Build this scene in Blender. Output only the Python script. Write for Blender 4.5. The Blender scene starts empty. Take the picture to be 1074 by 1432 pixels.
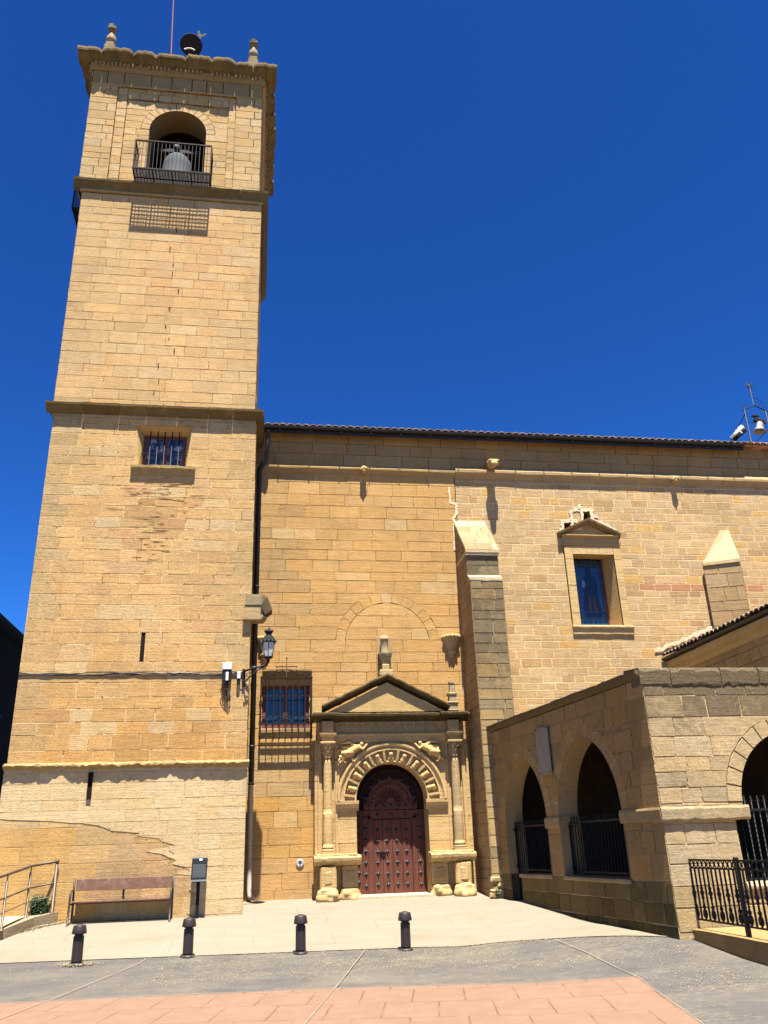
import bpy, math, random
from mathutils import Vector, Matrix
R = math.radians
SC = bpy.context.scene

# ------------------------------------------------------------------ camera
EYE = 1.75
pitch, roll, yaw = R(22.0), math.atan(.0338), R(8.9)
fw = Vector((math.sin(yaw)*math.cos(pitch), math.cos(yaw)*math.cos(pitch), math.sin(pitch)))
r0 = Vector((math.cos(yaw), -math.sin(yaw), 0)); u0 = r0.cross(fw)
rt = math.cos(roll)*r0 - math.sin(roll)*u0; up = rt.cross(fw)
cam = bpy.data.cameras.new('camera'); co = bpy.data.objects.new('camera', cam)
SC.collection.objects.link(co)
co.matrix_world = Matrix(((rt.x, up.x, -fw.x, 0), (rt.y, up.y, -fw.y, 0), (rt.z, up.z, -fw.z, EYE), (0, 0, 0, 1)))
cam.sensor_fit = 'VERTICAL'; cam.sensor_height = 36; cam.sensor_width = 27
cam.lens = 1158/1432*36; cam.clip_start = .05; cam.clip_end = 3000
SC.camera = co

# ------------------------------------------------------------------ sky and sun
SUN_EL, SUN_AZ = R(72.3), R(3.5)          # azimuth measured from the facade normal towards +X
w = bpy.data.worlds.new('World'); SC.world = w; w.use_nodes = True
nt = w.node_tree; nt.nodes.clear()
sky = nt.nodes.new('ShaderNodeTexSky'); sky.sky_type = 'NISHITA'; sky.sun_disc = False
sky.sun_elevation = SUN_EL; sky.sun_rotation = math.pi - SUN_AZ
sky.altitude = 600; sky.air_density = 1.0; sky.dust_density = .2; sky.ozone_density = 6.0
hs = nt.nodes.new('ShaderNodeHueSaturation'); hs.inputs['Saturation'].default_value = 1.0
hs.inputs['Value'].default_value = 1.0
bg = nt.nodes.new('ShaderNodeBackground'); bg.inputs[1].default_value = .285
wo = nt.nodes.new('ShaderNodeOutputWorld')
nt.links.new(sky.outputs[0], hs.inputs['Color']); tint = nt.nodes.new('ShaderNodeMix'); tint.data_type = 'RGBA'; tint.blend_type = 'MULTIPLY'; tint.inputs[0].default_value = 1
tint.inputs[7].default_value = (.0925, .156, .192, 1); nt.links.new(hs.outputs[0], tint.inputs[6]); gm = nt.nodes.new('ShaderNodeGamma'); gm.inputs[1].default_value = 1.6; nt.links.new(tint.outputs[2], gm.inputs[0]); nt.links.new(gm.outputs[0], bg.inputs[0]); nt.links.new(bg.outputs[0], wo.inputs[0])
sl = bpy.data.lights.new('sun', 'SUN'); sl.energy = 5.0; sl.angle = R(.53); sl.color = (1, .955, .87)
so = bpy.data.objects.new('sun', sl); SC.collection.objects.link(so)
sd = Vector((math.sin(SUN_AZ)*math.cos(SUN_EL), -math.cos(SUN_AZ)*math.cos(SUN_EL), math.sin(SUN_EL)))
so.rotation_euler = sd.to_track_quat('Z', 'Y').to_euler(); so.location = (5, -20, 40)
SC.view_settings.view_transform = 'Standard'; SC.view_settings.look = 'None'
SC.view_settings.exposure = 1.84; SC.view_settings.gamma = 1.0

# ------------------------------------------------------------------ materials
def mat(name):
    m = bpy.data.materials.new(name); m.use_nodes = True
    b = m.node_tree.nodes['Principled BSDF']
    return m, m.node_tree.nodes, m.node_tree.links, b
def nz(N, L, co_, scale, det=5, rough=.6, sc=None):
    if sc:
        mp = N.new('ShaderNodeMapping'); mp.inputs['Scale'].default_value = sc
        L.new(co_, mp.inputs[0]); co_ = mp.outputs[0]
    n = N.new('ShaderNodeTexNoise'); n.inputs['Scale'].default_value = scale
    n.inputs['Detail'].default_value = det; n.inputs['Roughness'].default_value = rough
    L.new(co_, n.inputs['Vector']); return n.outputs['Fac']
def mr(N, L, v, a, b, c, d):
    n = N.new('ShaderNodeMapRange'); n.inputs[1].default_value = a; n.inputs[2].default_value = b
    n.inputs[3].default_value = c; n.inputs[4].default_value = d
    L.new(v, n.inputs[0]); return n.outputs[0]
def mt(N, L, op, a, b=None, clamp=False):
    n = N.new('ShaderNodeMath'); n.operation = op; n.use_clamp = clamp
    for i, x in enumerate((a, b)):
        if x is None: continue
        if isinstance(x, (int, float)): n.inputs[i].default_value = x
        else: L.new(x, n.inputs[i])
    return n.outputs[0]
def mx(N, L, f, a, b, bt='MIX'):
    n = N.new('ShaderNodeMix'); n.data_type = 'RGBA'; n.blend_type = bt
    for i, x in ((0, f), (6, a), (7, b)):
        if isinstance(x, (int, float)): n.inputs[i].default_value = x
        elif isinstance(x, tuple): n.inputs[i].default_value = (*x, 1)
        else: L.new(x, n.inputs[i])
    return n.outputs[2]
def stone_mat(name, const=None, weather=0., bump=.5):
    """Sandstone. The block colour comes from the face attribute Col; its alpha is how lichened the block is, below 0 it is mortar."""
    m, N, L, b = mat(name)
    geo = N.new('ShaderNodeNewGeometry'); P = geo.outputs['Position']
    if const is None:
        a = N.new('ShaderNodeAttribute'); a.attribute_name = 'Col'; col, al = a.outputs['Color'], a.outputs['Alpha']
    else:
        c = N.new('ShaderNodeRGB'); c.outputs[0].default_value = (*const, 1); col = c.outputs[0]
        v = N.new('ShaderNodeValue'); v.outputs[0].default_value = weather; al = v.outputs[0]
    big = nz(N, L, P, .55, 4, .6); mid = nz(N, L, P, 3.2, 6, .65); fine = nz(N, L, P, 26, 5, .7)
    bed = nz(N, L, P, 2.2, 5, .7, (.7, .7, 9))
    v = mt(N, L, 'MULTIPLY', mr(N, L, big, .3, .7, .91, 1.10), mr(N, L, mid, .25, .75, .88, 1.12))
    v = mt(N, L, 'MULTIPLY', v, mr(N, L, bed, .3, .7, .93, 1.07))
    rdg = nz(N, L, P, 3.1, 6, .7, (1, 1, 7)); ra = N.new('ShaderNodeMath'); ra.operation = 'ABSOLUTE'; L.new(mt(N, L, 'SUBTRACT', rdg, .5), ra.inputs[0])
    rl = mt(N, L, 'MULTIPLY', mr(N, L, ra.outputs[0], .004, .014, 1, 0), mr(N, L, mid, .52, .64, 0, 1)); v = mt(N, L, 'MULTIPLY', v, mr(N, L, rl, 0, 1, 1, .62))
    stk = nz(N, L, P, 1.6, 5, .7, (2.4, 2.4, .22)); v = mt(N, L, 'MULTIPLY', v, mr(N, L, stk, .55, .75, 1, .86))
    v = mt(N, L, 'MULTIPLY', v, mr(N, L, fine, .25, .75, .74, 1.22))
    pit = N.new('ShaderNodeTexVoronoi'); pit.inputs['Scale'].default_value = 13; L.new(P, pit.inputs['Vector'])
    pm = mt(N, L, 'MULTIPLY', mr(N, L, pit.outputs['Distance'], .05, .12, 1, 0), mr(N, L, mid, .46, .58, 0, 1))
    v = mt(N, L, 'MULTIPLY', v, mr(N, L, pm, 0, 1, 1, .5))
    v = mt(N, L, 'MULTIPLY', v, .665)
    g = N.new('ShaderNodeVectorMath'); g.operation = 'SCALE'; L.new(col, g.inputs[0]); L.new(v, g.inputs['Scale'])
    c1 = mx(N, L, 1., g.outputs[0], (1.07, .978, .83), 'MULTIPLY')
    # rusty ochre veins and pale bloom
    rn = nz(N, L, P, 1.1, 6, .7, (1, 1, .55))
    c1 = mx(N, L, mr(N, L, rn, .56, .72, 0, .45), c1, mx(N, L, 1., c1, (1.0, .78, .55), 'MULTIPLY'))
    rn2 = nz(N, L, P, 1.7, 6, .7, (1, 1, 1.4))
    c1 = mx(N, L, mr(N, L, rn2, .58, .75, 0, .35), c1, (.36, .28, .165))
    # lichen
    ln = nz(N, L, P, 5.5, 8, .75); ln2 = nz(N, L, P, 31, 6, .75)
    wth = mt(N, L, 'MAXIMUM', al, 0.)
    lf = mt(N, L, 'ADD', mt(N, L, 'ADD', mt(N, L, 'MULTIPLY', ln, .8), mt(N, L, 'MULTIPLY', ln2, .6)), mt(N, L, 'SUBTRACT', wth, 1.12))
    lf = mr(N, L, lf, 0, .22, 0, 1)
    lf = mt(N, L, 'MULTIPLY', lf, mr(N, L, wth, 0, .12, 0, .85))
    c1 = mx(N, L, lf, c1, mx(N, L, mr(N, L, ln2, .35, .7, 0, 1), (.055, .040, .022), (.165, .125, .068)))
    wn = nz(N, L, P, 9, 8, .8)
    wf = mt(N, L, 'MULTIPLY', mr(N, L, wn, .60, .70, 0, .8), mr(N, L, wth, .35, .8, 0, 1))
    c1 = mx(N, L, wf, c1, (.36, .31, .22))
    # mortar: pale lime where kept, dark where washed out
    mn = nz(N, L, P, 3.6, 5, .7)
    neg = mt(N, L, 'MINIMUM', mt(N, L, 'MULTIPLY', al, -1.), 1.)
    thr = mt(N, L, 'SUBTRACT', .95, mt(N, L, 'MULTIPLY', neg, .5))
    dk = mt(N, L, 'MULTIPLY', mt(N, L, 'GREATER_THAN', neg, .02), mt(N, L, 'GREATER_THAN', mt(N, L, 'ADD', mn, 0.), thr))
    c1 = mx(N, L, dk, c1, (.17, .105, .05))
    L.new(c1, b.inputs['Base Color'])
    b.inputs['Roughness'].default_value = .93; b.inputs['Specular IOR Level'].default_value = .15
    h = mt(N, L, 'ADD', mt(N, L, 'MULTIPLY', mid, .9), mt(N, L, 'MULTIPLY', fine, .35))
    h = mt(N, L, 'ADD', h, mt(N, L, 'MULTIPLY', bed, .5)); h = mt(N, L, 'SUBTRACT', h, mt(N, L, 'MULTIPLY', rl, .5)); h = mt(N, L, 'SUBTRACT', h, mt(N, L, 'MULTIPLY', pm, .5))
    bp = N.new('ShaderNodeBump'); bp.inputs['Strength'].default_value = bump; bp.inputs['Distance'].default_value = .035
    L.new(h, bp.inputs['Height']); L.new(bp.outputs[0], b.inputs['Normal'])
    return m
def plain_mat(name, col, rough=.6, metal=0., var=.25, scale=8., spec=.4, bump=.0, col2=None, thr=(.5, .65)):
    m, N, L, b = mat(name)
    geo = N.new('ShaderNodeNewGeometry'); P = geo.outputs['Position']
    n1 = nz(N, L, P, scale, 6, .65); n2 = nz(N, L, P, scale*6, 4, .6)
    v = mt(N, L, 'MULTIPLY', mr(N, L, n1, .25, .75, .8-var*.8, .8+var*.8), mr(N, L, n2, .25, .75, 1-var*.5, 1+var*.5))
    c = N.new('ShaderNodeRGB'); c.outputs[0].default_value = (*col, 1)
    g = N.new('ShaderNodeVectorMath'); g.operation = 'SCALE'; L.new(c.outputs[0], g.inputs[0]); L.new(v, g.inputs['Scale'])
    out = g.outputs[0]
    if col2:
        n3 = nz(N, L, P, scale*2.3, 8, .75)
        out = mx(N, L, mr(N, L, n3, thr[0], thr[1], 0, 1), out, col2)
    L.new(out, b.inputs['Base Color'])
    L.new(mr(N, L, n1, .2, .8, max(.05, rough-.08), min(1, rough+.08)), b.inputs['Roughness'])
    b.inputs['Metallic'].default_value = metal; b.inputs['Specular IOR Level'].default_value = spec
    if bump:
        bp = N.new('ShaderNodeBump'); bp.inputs['Strength'].default_value = bump; bp.inputs['Distance'].default_value = .01
        L.new(n2, bp.inputs['Height']); L.new(bp.outputs[0], b.inputs['Normal'])
    return m
STONE = stone_mat('sandstone')
CARVE = stone_mat('carved_sandstone', (.61, .43, .20), .05, .25)
CARVEG = stone_mat('weathered_carved_stone', (.40, .31, .19), .45, .35)
IRON = plain_mat('black_iron', (.009, .0085, .009), .6, 0., .4, 20, .25)
RUST = plain_mat('rusty_iron', (.020, .013, .011), .75, 0., .5, 14, .2, .2, (.045, .022, .014), (.55, .7))
BOLL = plain_mat('brown_cast_iron', (.030, .021, .019), .5, 0., .25, 9, .4, .05)
STEEL = plain_mat('stainless_steel', (.10, .075, .052), .5, .35, .15, 10)
LEAD = plain_mat('dark_gutter_metal', (.022, .017, .016), .5, 0., .3, 6, .4)
PVC = plain_mat('grey_pipe_paint', (.40, .355, .29), .6, 0., .2, 7, .3)
BRONZE = plain_mat('old_bronze', (.30, .29, .26), .5, .5, .3, 9)
OXBELL = plain_mat('grey_weathered_bell_bronze', (.07, .08, .085), .85, .0, .3, 9, .15)
WHITE = plain_mat('white_plastic', (.72, .70, .66), .45, 0., .06, 8)
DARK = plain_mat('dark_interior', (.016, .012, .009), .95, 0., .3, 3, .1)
TILE = plain_mat('clay_roof_tile', (.15, .095, .065), .9, 0., .4, 3, .1, .3, (.24, .18, .13), (.45, .58))
PINKW = plain_mat('red_painted_wood', (.16, .055, .040), .6, 0., .3, 12, .3, .15)
HOUSE = plain_mat('dark_neighbour_wall', (.030, .020, .014), .95, 0., .4, 2, .1, .4)  # the wall's shade is put into this near-black colour
RED = plain_mat('red_painted_mast', (.085, .02, .03), .7, 0., .2, 8, .1)
BENCHW = plain_mat('worn_red_wood', (.20, .105, .070), .85, 0., .25, 4, .15, .3, (.28, .19, .135), (.5, .75))
SIGNM = plain_mat('slate_blue_panel', (.012, .015, .019), .85, 0., .2, 6, .1)
SIGNT = plain_mat('panel_lettering', (.075, .085, .095), .6)
GREYP = plain_mat('grey_plaque_stone', (.26, .225, .18), .8, 0., .15, 5, .2)
STRAW = plain_mat('dry_straw', (.33, .275, .16), .9, 0., .3, 9, .1)
LEAF = plain_mat('weed_leaf', (.035, .065, .018), .6, 0., .5, 9, .3)
FROST = plain_mat('frosted_lamp_glass', (.62, .60, .56), .35, 0., .08, 6)
CABLE = plain_mat('black_cable', (.014, .012, .011), .6)
def glass_mat(name, c1, c2, scale, rough=.12, curtains=False):
    m, N, L, b = mat(name)
    geo = N.new('ShaderNodeNewGeometry'); P = geo.outputs['Position']
    n = nz(N, L, P, scale, 5, .65)
    f = mr(N, L, n, .5, .62, 0, 1)
    L.new(mx(N, L, f, c1, c2), b.inputs['Base Color'])
    b.inputs['Roughness'].default_value = rough; b.inputs['Specular IOR Level'].default_value = .6
    b.inputs['Coat Weight'].default_value = .2; b.inputs['Coat Roughness'].default_value = .05
    return m
GLASS = glass_mat('blue_window_glass', (.006, .014, .028), (.022, .036, .055), 9)
GLASS2 = glass_mat('glass_with_white_curtain', (.018, .03, .055), (.30, .30, .29), 5, .25)
STAIN = glass_mat('stained_blue_glass', (.010, .032, .075), (.020, .055, .10), 3)
STAIND = plain_mat('dark_leaded_glass', (.012, .018, .05), .3)
STAINB = plain_mat('brown_leaded_glass', (.075, .045, .035), .35)
def door_mat():
    m, N, L, b = mat('red_brown_door_wood')
    geo = N.new('ShaderNodeNewGeometry'); P = geo.outputs['Position']
    g1 = nz(N, L, P, 5, 6, .7, (4, 4, .35)); g2 = nz(N, L, P, 2.2, 5, .6)
    c = mx(N, L, mr(N, L, g1, .3, .72, 0, 1), (.055, .0155, .0095), (.150, .048, .026))
    c = mx(N, L, mr(N, L, g2, .45, .7, 0, .6), c, (.075, .026, .018))
    c = mx(N, L, mr(N, L, nz(N, L, P, 9, 6, .8, (3, 3, .5)), .64, .74, 0, .5), c, (.22, .115, .07))
    L.new(c, b.inputs['Base Color']); b.inputs['Roughness'].default_value = .72; b.inputs['Specular IOR Level'].default_value = .25
    bp = N.new('ShaderNodeBump'); bp.inputs['Strength'].default_value = .4; bp.inputs['Distance'].default_value = .01
    L.new(g1, bp.inputs['Height']); L.new(bp.outputs[0], b.inputs['Normal']); return m
DOORW = door_mat()
DOORD = plain_mat('dark_carved_wood', (.030, .012, .009), .8, 0., .4, 12, .15, .5)
PAVROT = R(11.3)
def ground_mat(kind):
    m, N, L, b = mat(kind)
    geo = N.new('ShaderNodeNewGeometry')
    mp = N.new('ShaderNodeMapping'); mp.inputs['Rotation'].default_value = (0, 0, PAVROT); L.new(geo.outputs['Position'], mp.inputs[0])
    P = mp.outputs[0]
    big = nz(N, L, P, .5, 5, .65); mid = nz(N, L, P, 3, 7, .7); fine = nz(N, L, P, 40, 4, .7)
    streak = nz(N, L, P, 1.1, 6, .7, (.8, 3.6, 1))
    h = mt(N, L, 'ADD', mid, fine)
    if kind == 'pale_paving':
        c = mx(N, L, mr(N, L, streak, .35, .7, 0, 1), (.252, .213, .158), (.222, .183, .131))
        c = mx(N, L, mr(N, L, mid, .6, .72, 0, .5), c, (.19, .143, .085))
        pb = N.new('ShaderNodeTexBrick'); pb.offset = .37; pb.inputs['Scale'].default_value = 1; pb.inputs['Brick Width'].default_value = 1.5; pb.inputs['Row Height'].default_value = .9; pb.inputs['Mortar Size'].default_value = .006; L.new(geo.outputs['Position'], pb.inputs['Vector'])
        c = mx(N, L, mt(N, L, 'MULTIPLY', pb.outputs['Fac'], mr(N, L, big, .35, .6, .2, .8)), c, (.14, .10, .062))
        c = mx(N, L, mr(N, L, nz(N, L, P, .9, 6, .7), .54, .70, 0, .6), c, (.205, .155, .098))
        c = mx(N, L, mr(N, L, nz(N, L, P, 60, 3, .6), .66, .73, 0, .6), c, (.12, .09, .06))
    elif kind == 'grey_paving':
        c = mx(N, L, mr(N, L, streak, .3, .72, 0, 1), (.074, .068, .065), (.118, .106, .096))
        c = mx(N, L, mr(N, L, big, .45, .66, 0, .7), c, (.150, .130, .100))
        c = mx(N, L, mr(N, L, nz(N, L, P, 1.4, 7, .75), .30, .46, .55, 0), c, (.055, .052, .052))
        c = mx(N, L, mr(N, L, mid, .60, .74, 0, .7), c, (.185, .162, .130))
        sx = N.new('ShaderNodeSeparateXYZ'); L.new(geo.outputs['Position'], sx.inputs[0])
        dm = mt(N, L, 'MULTIPLY', mr(N, L, sx.outputs[0], -2.2, -.8, .06, 1), mr(N, L, nz(N, L, P, .8, 5, .7), .42, .62, 0, 1))
        dm = mt(N, L, 'MULTIPLY', dm, mr(N, L, nz(N, L, P, 17, 5, .8, (.6, 1.6, 1)), .50, .60, 0, .75))
        c = mx(N, L, dm, c, (.255, .215, .135))
    else:
        c = mx(N, L, mr(N, L, mid, .3, .7, 0, 1), (.195, .116, .074), (.235, .146, .097))
        c = mx(N, L, mr(N, L, big, .52, .68, 0, .45), c, (.27, .153, .104))
        c = mx(N, L, mr(N, L, nz(N, L, P, 22, 6, .75), .62, .7, 0, .55), c, (.32, .22, .15))
        br = N.new('ShaderNodeTexBrick'); br.offset = .5
        br.inputs['Scale'].default_value = 1; br.inputs['Brick Width'].default_value = .64
        br.inputs['Row Height'].default_value = .95; br.inputs['Mortar Size'].default_value = .013; br.inputs['Mortar Smooth'].default_value = .3
        mq = N.new('ShaderNodeMapping'); mq.inputs['Rotation'].default_value = (0, 0, 0); L.new(P, mq.inputs[0])
        wob = N.new('ShaderNodeVectorMath'); wob.operation = 'ADD'; L.new(mq.outputs[0], wob.inputs[0])
        ws = N.new('ShaderNodeTexNoise'); ws.inputs['Scale'].default_value = 2.5; L.new(P, ws.inputs['Vector'])
        wv = N.new('ShaderNodeVectorMath'); wv.operation = 'SCALE'; wv.inputs['Scale'].default_value = .035; L.new(ws.outputs['Color'], wv.inputs[0])
        L.new(wv.outputs[0], wob.inputs[1]); L.new(wob.outputs[0], br.inputs['Vector'])
        jf = mt(N, L, 'MULTIPLY', br.outputs['Fac'], mr(N, L, nz(N, L, P, 1.8, 4, .7), .40, .56, .15, .85))
        c = mx(N, L, jf, c, (.13, .07, .045)); h = mt(N, L, 'SUBTRACT', h, mt(N, L, 'MULTIPLY', br.outputs['Fac'], 1.5))
    c = mx(N, L, 1., c, (.8, .8, .8), 'MULTIPLY')
    L.new(c, b.inputs['Base Color']); b.inputs['Roughness'].default_value = .9; b.inputs['Specular IOR Level'].default_value = .15
    bp = N.new('ShaderNodeBump'); bp.inputs['Strength'].default_value = .35; bp.inputs['Distance'].default_value = .01
    L.new(h, bp.inputs['Height']); L.new(bp.outputs[0], b.inputs['Normal']); return m

# ------------------------------------------------------------------ mesh helpers
ORG = {}
class MB:
    def __init__(s): s.v, s.f, s.c, s.sm = [], [], [], []
    def poly(s, pts, col=(.5, .4, .2, 0), smooth=False):
        n = len(s.v); s.v += [tuple(p) for p in pts]; s.f.append(tuple(range(n, n+len(pts)))); s.c.append(col); s.sm.append(smooth)
    def faces(s, pts, fs, col=(.5, .4, .2, 0), smooth=False):
        n = len(s.v); s.v += [tuple(p) for p in pts]
        for f in fs: s.f.append(tuple(n+i for i in f)); s.c.append(col); s.sm.append(smooth)
    def box(s, x0, x1, y0, y1, z0, z1, col=(.5, .4, .2, 0), fr=None):
        p = [(x, y, z) for z in (z0, z1) for y in (y0, y1) for x in (x0, x1)]
        if fr: p = [fr(*q) for q in p]
        s.faces(p, [(0, 2, 3, 1), (4, 5, 7, 6), (0, 1, 5, 4), (2, 6, 7, 3), (0, 4, 6, 2), (1, 3, 7, 5)], col)
    def cbox(s, x0, x1, y0, y1, z0, z1, c=.01, col=(.5, .4, .2, 0), fr=None, jit=0, rng=None):
        """box with chamfered edges (24 corners)"""
        c = min(c, (x1-x0)*.45, (y1-y0)*.45, (z1-z0)*.45)
        pts, idx = [], {}
        for i, x in enumerate((x0, x1)):
            for j, y in enumerate((y0, y1)):
                for k, z in enumerate((z0, z1)):
                    jx, jy, jz = [(rng.uniform(-jit, jit) if jit else 0) for _ in range(3)]
                    sx, sy, sz = (1, -1)[i], (1, -1)[j], (1, -1)[k]
                    for a, q in enumerate(((x, y+sy*c, z+sz*c), (x+sx*c, y, z+sz*c), (x+sx*c, y+sy*c, z))):
                        idx[i, j, k, a] = len(pts); pts.append((q[0]+jx, q[1]+jy, q[2]+jz))
        fs = []
        for i in (0, 1): fs.append([idx[i, 0, 0, 0], idx[i, 1, 0, 0], idx[i, 1, 1, 0], idx[i, 0, 1, 0]])
        for j in (0, 1): fs.append([idx[0, j, 0, 1], idx[1, j, 0, 1], idx[1, j, 1, 1], idx[0, j, 1, 1]])
        for k in (0, 1): fs.append([idx[0, 0, k, 2], idx[1, 0, k, 2], idx[1, 1, k, 2], idx[0, 1, k, 2]])
        for j in (0, 1):
            for k in (0, 1): fs.append([idx[0, j, k, 1], idx[1, j, k, 1], idx[1, j, k, 2], idx[0, j, k, 2]])
        for i in (0, 1):
            for k in (0, 1): fs.append([idx[i, 0, k, 0], idx[i, 1, k, 0], idx[i, 1, k, 2], idx[i, 0, k, 2]])
            for j in (0, 1): fs.append([idx[i, j, 0, 0], idx[i, j, 1, 0], idx[i, j, 1, 1], idx[i, j, 0, 1]])
        for i in (0, 1):
            for j in (0, 1):
                for k in (0, 1): fs.append([idx[i, j, k, a] for a in (0, 1, 2)])
        if fr: pts = [fr(*q) for q in pts]
        s.faces(pts, fs, col)
    def loft(s, rings, col=(.5, .4, .2, 0), closed=True, caps=True, smooth=False):
        n0 = len(s.v); k = len(rings[0])
        for r in rings: s.v += [tuple(p) for p in r]
        for i in range(len(rings)-1):
            for j in range(k if closed else k-1):
                a, b_ = n0+i*k+j, n0+i*k+(j+1) % k
                s.f.append((a, b_, b_+k, a+k)); s.c.append(col[i] if isinstance(col, list) else col); s.sm.append(smooth)
        if caps and closed:
            cc = col[0] if isinstance(col, list) else col
            s.f.append(tuple(n0+j for j in range(k))); s.c.append(cc); s.sm.append(False)
            m = n0+(len(rings)-1)*k
            s.f.append(tuple(m+j for j in range(k))); s.c.append(cc); s.sm.append(False)
    def tube(s, path, r, n=8, col=(.5, .4, .2, 0), caps=True, smooth=True):
        P = [Vector(p) for p in path]; rs = r if isinstance(r, (list, tuple)) else [r]*len(P)
        t0 = (P[1]-P[0]).normalized(); a = Vector((0, 0, 1)) if abs(t0.z) < .9 else Vector((1, 0, 0))
        x = t0.cross(a).normalized(); rings = []
        for i, p in enumerate(P):
            t = ((P[min(i+1, len(P)-1)]-P[max(i-1, 0)])).normalized()
            x = (x - t*x.dot(t))
            x = x.normalized() if x.length > 1e-6 else t.orthogonal().normalized()
            y = t.cross(x)
            rings.append([p+(x*math.cos(2*math.pi*j/n)+y*math.sin(2*math.pi*j/n))*rs[i] for j in range(n)])
        s.loft(rings, col, True, caps, smooth)
    def lathe(s, c, prof, n=16, col=(.5, .4, .2, 0), smooth=True, fl=None, half=False, axis=None):
        """profile [(r,z)] about a vertical axis at c; fl = (count, depth) flutes"""
        rings = []; ang = math.pi if half else 2*math.pi
        for r, z in prof:
            ring = []
            for j in range(n+(1 if half else 0)):
                t = ang*j/n + (math.pi if half else 0)
                rr = r*(1-(fl[1]*(.5+.5*math.cos(fl[0]*t)) if fl else 0))
                q = Vector((rr*math.cos(t), rr*math.sin(t), z))
                if axis: q = axis @ q
                ring.append((c[0]+q.x, c[1]+q.y, c[2]+q.z))
            rings.append(ring)
        s.loft(rings, col, not half, True, smooth)
    def build(s, name, m, parent=None, origin=None, kind=None):
        me = bpy.data.meshes.new(name)
        o = bpy.data.objects.new(name, me); SC.collection.objects.link(o)
        if parent is not None:
            o.parent = parent; O = ORG[parent.name]
        else:
            O = Vector(origin) if origin is not None else Vector((0, 0, 0)); o.location = O
        ORG[o.name] = O
        me.from_pydata([(x-O[0], y-O[1], z-O[2]) for x, y, z in s.v], [], s.f); me.update()
        at = me.attributes.new('Col', 'FLOAT_COLOR', 'FACE')
        fl = []
        for c in s.c: fl += (list(c)+[0])[:4]
        at.data.foreach_set('color', fl)
        me.polygons.foreach_set('use_smooth', s.sm)
        me.materials.append(m)
        if kind: o['kind'] = kind
        return o
def thing(name, label, cat, loc=(0, 0, 0), group=None):
    o = bpy.data.objects.new(name, None); SC.collection.objects.link(o); o.location = loc
    o.empty_display_size = .2
    o['label'] = label; o['category'] = cat
    if group: o['group'] = group
    ORG[o.name] = Vector(loc); return o
def tag(o, label, cat, group=None):
    o['label'] = label; o['category'] = cat
    if group: o['group'] = group
    return o
def copy_tree(o, parent=None):
    c = o.copy(); SC.collection.objects.link(c)
    if parent is not None: c.parent = parent
    for ch in [q for q in SC.objects if q.parent == o]: copy_tree(ch, c)
    return c
def sculpt(name, caps, m, parent=None, origin=None, voxel=.015, smooth=2):
    """one continuous carved form grown from tapering capsules (p0, p1, r0, r1)"""
    b = MB()
    for p0, p1, ra, rb in caps:
        p0, p1 = Vector(p0), Vector(p1); d = p1-p0
        if d.length < 1e-5: d = Vector((0, 0, 1e-3)); p1 = p0+d
        t = d.normalized(); x = t.orthogonal().normalized(); y = t.cross(x); rings = []
        for k in range(5):
            a = -math.pi/2+math.pi/2*k/4; rings.append((p0+t*ra*math.sin(a), max(ra*math.cos(a), 1e-4)))
        for k in range(5):
            a = math.pi/2*k/4; rings.append((p1+t*rb*math.sin(a), max(rb*math.cos(a), 1e-4)))
        b.loft([[c+(x*math.cos(2*math.pi*j/10)+y*math.sin(2*math.pi*j/10))*r for j in range(10)] for c, r in rings])
    o = b.build(name, m, parent, origin)
    rm = o.modifiers.new('remesh', 'REMESH'); rm.mode = 'VOXEL'; rm.voxel_size = voxel; rm.use_smooth_shade = True
    if smooth:
        s2 = o.modifiers.new('smooth', 'SMOOTH'); s2.iterations = smooth; s2.factor = .5
    return o
def bevel(o, w_=.006, seg=2):
    m = o.modifiers.new('bevel', 'BEVEL'); m.width = w_; m.segments = seg; m.limit_method = 'ANGLE'; m.angle_limit = R(40); return o

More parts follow.
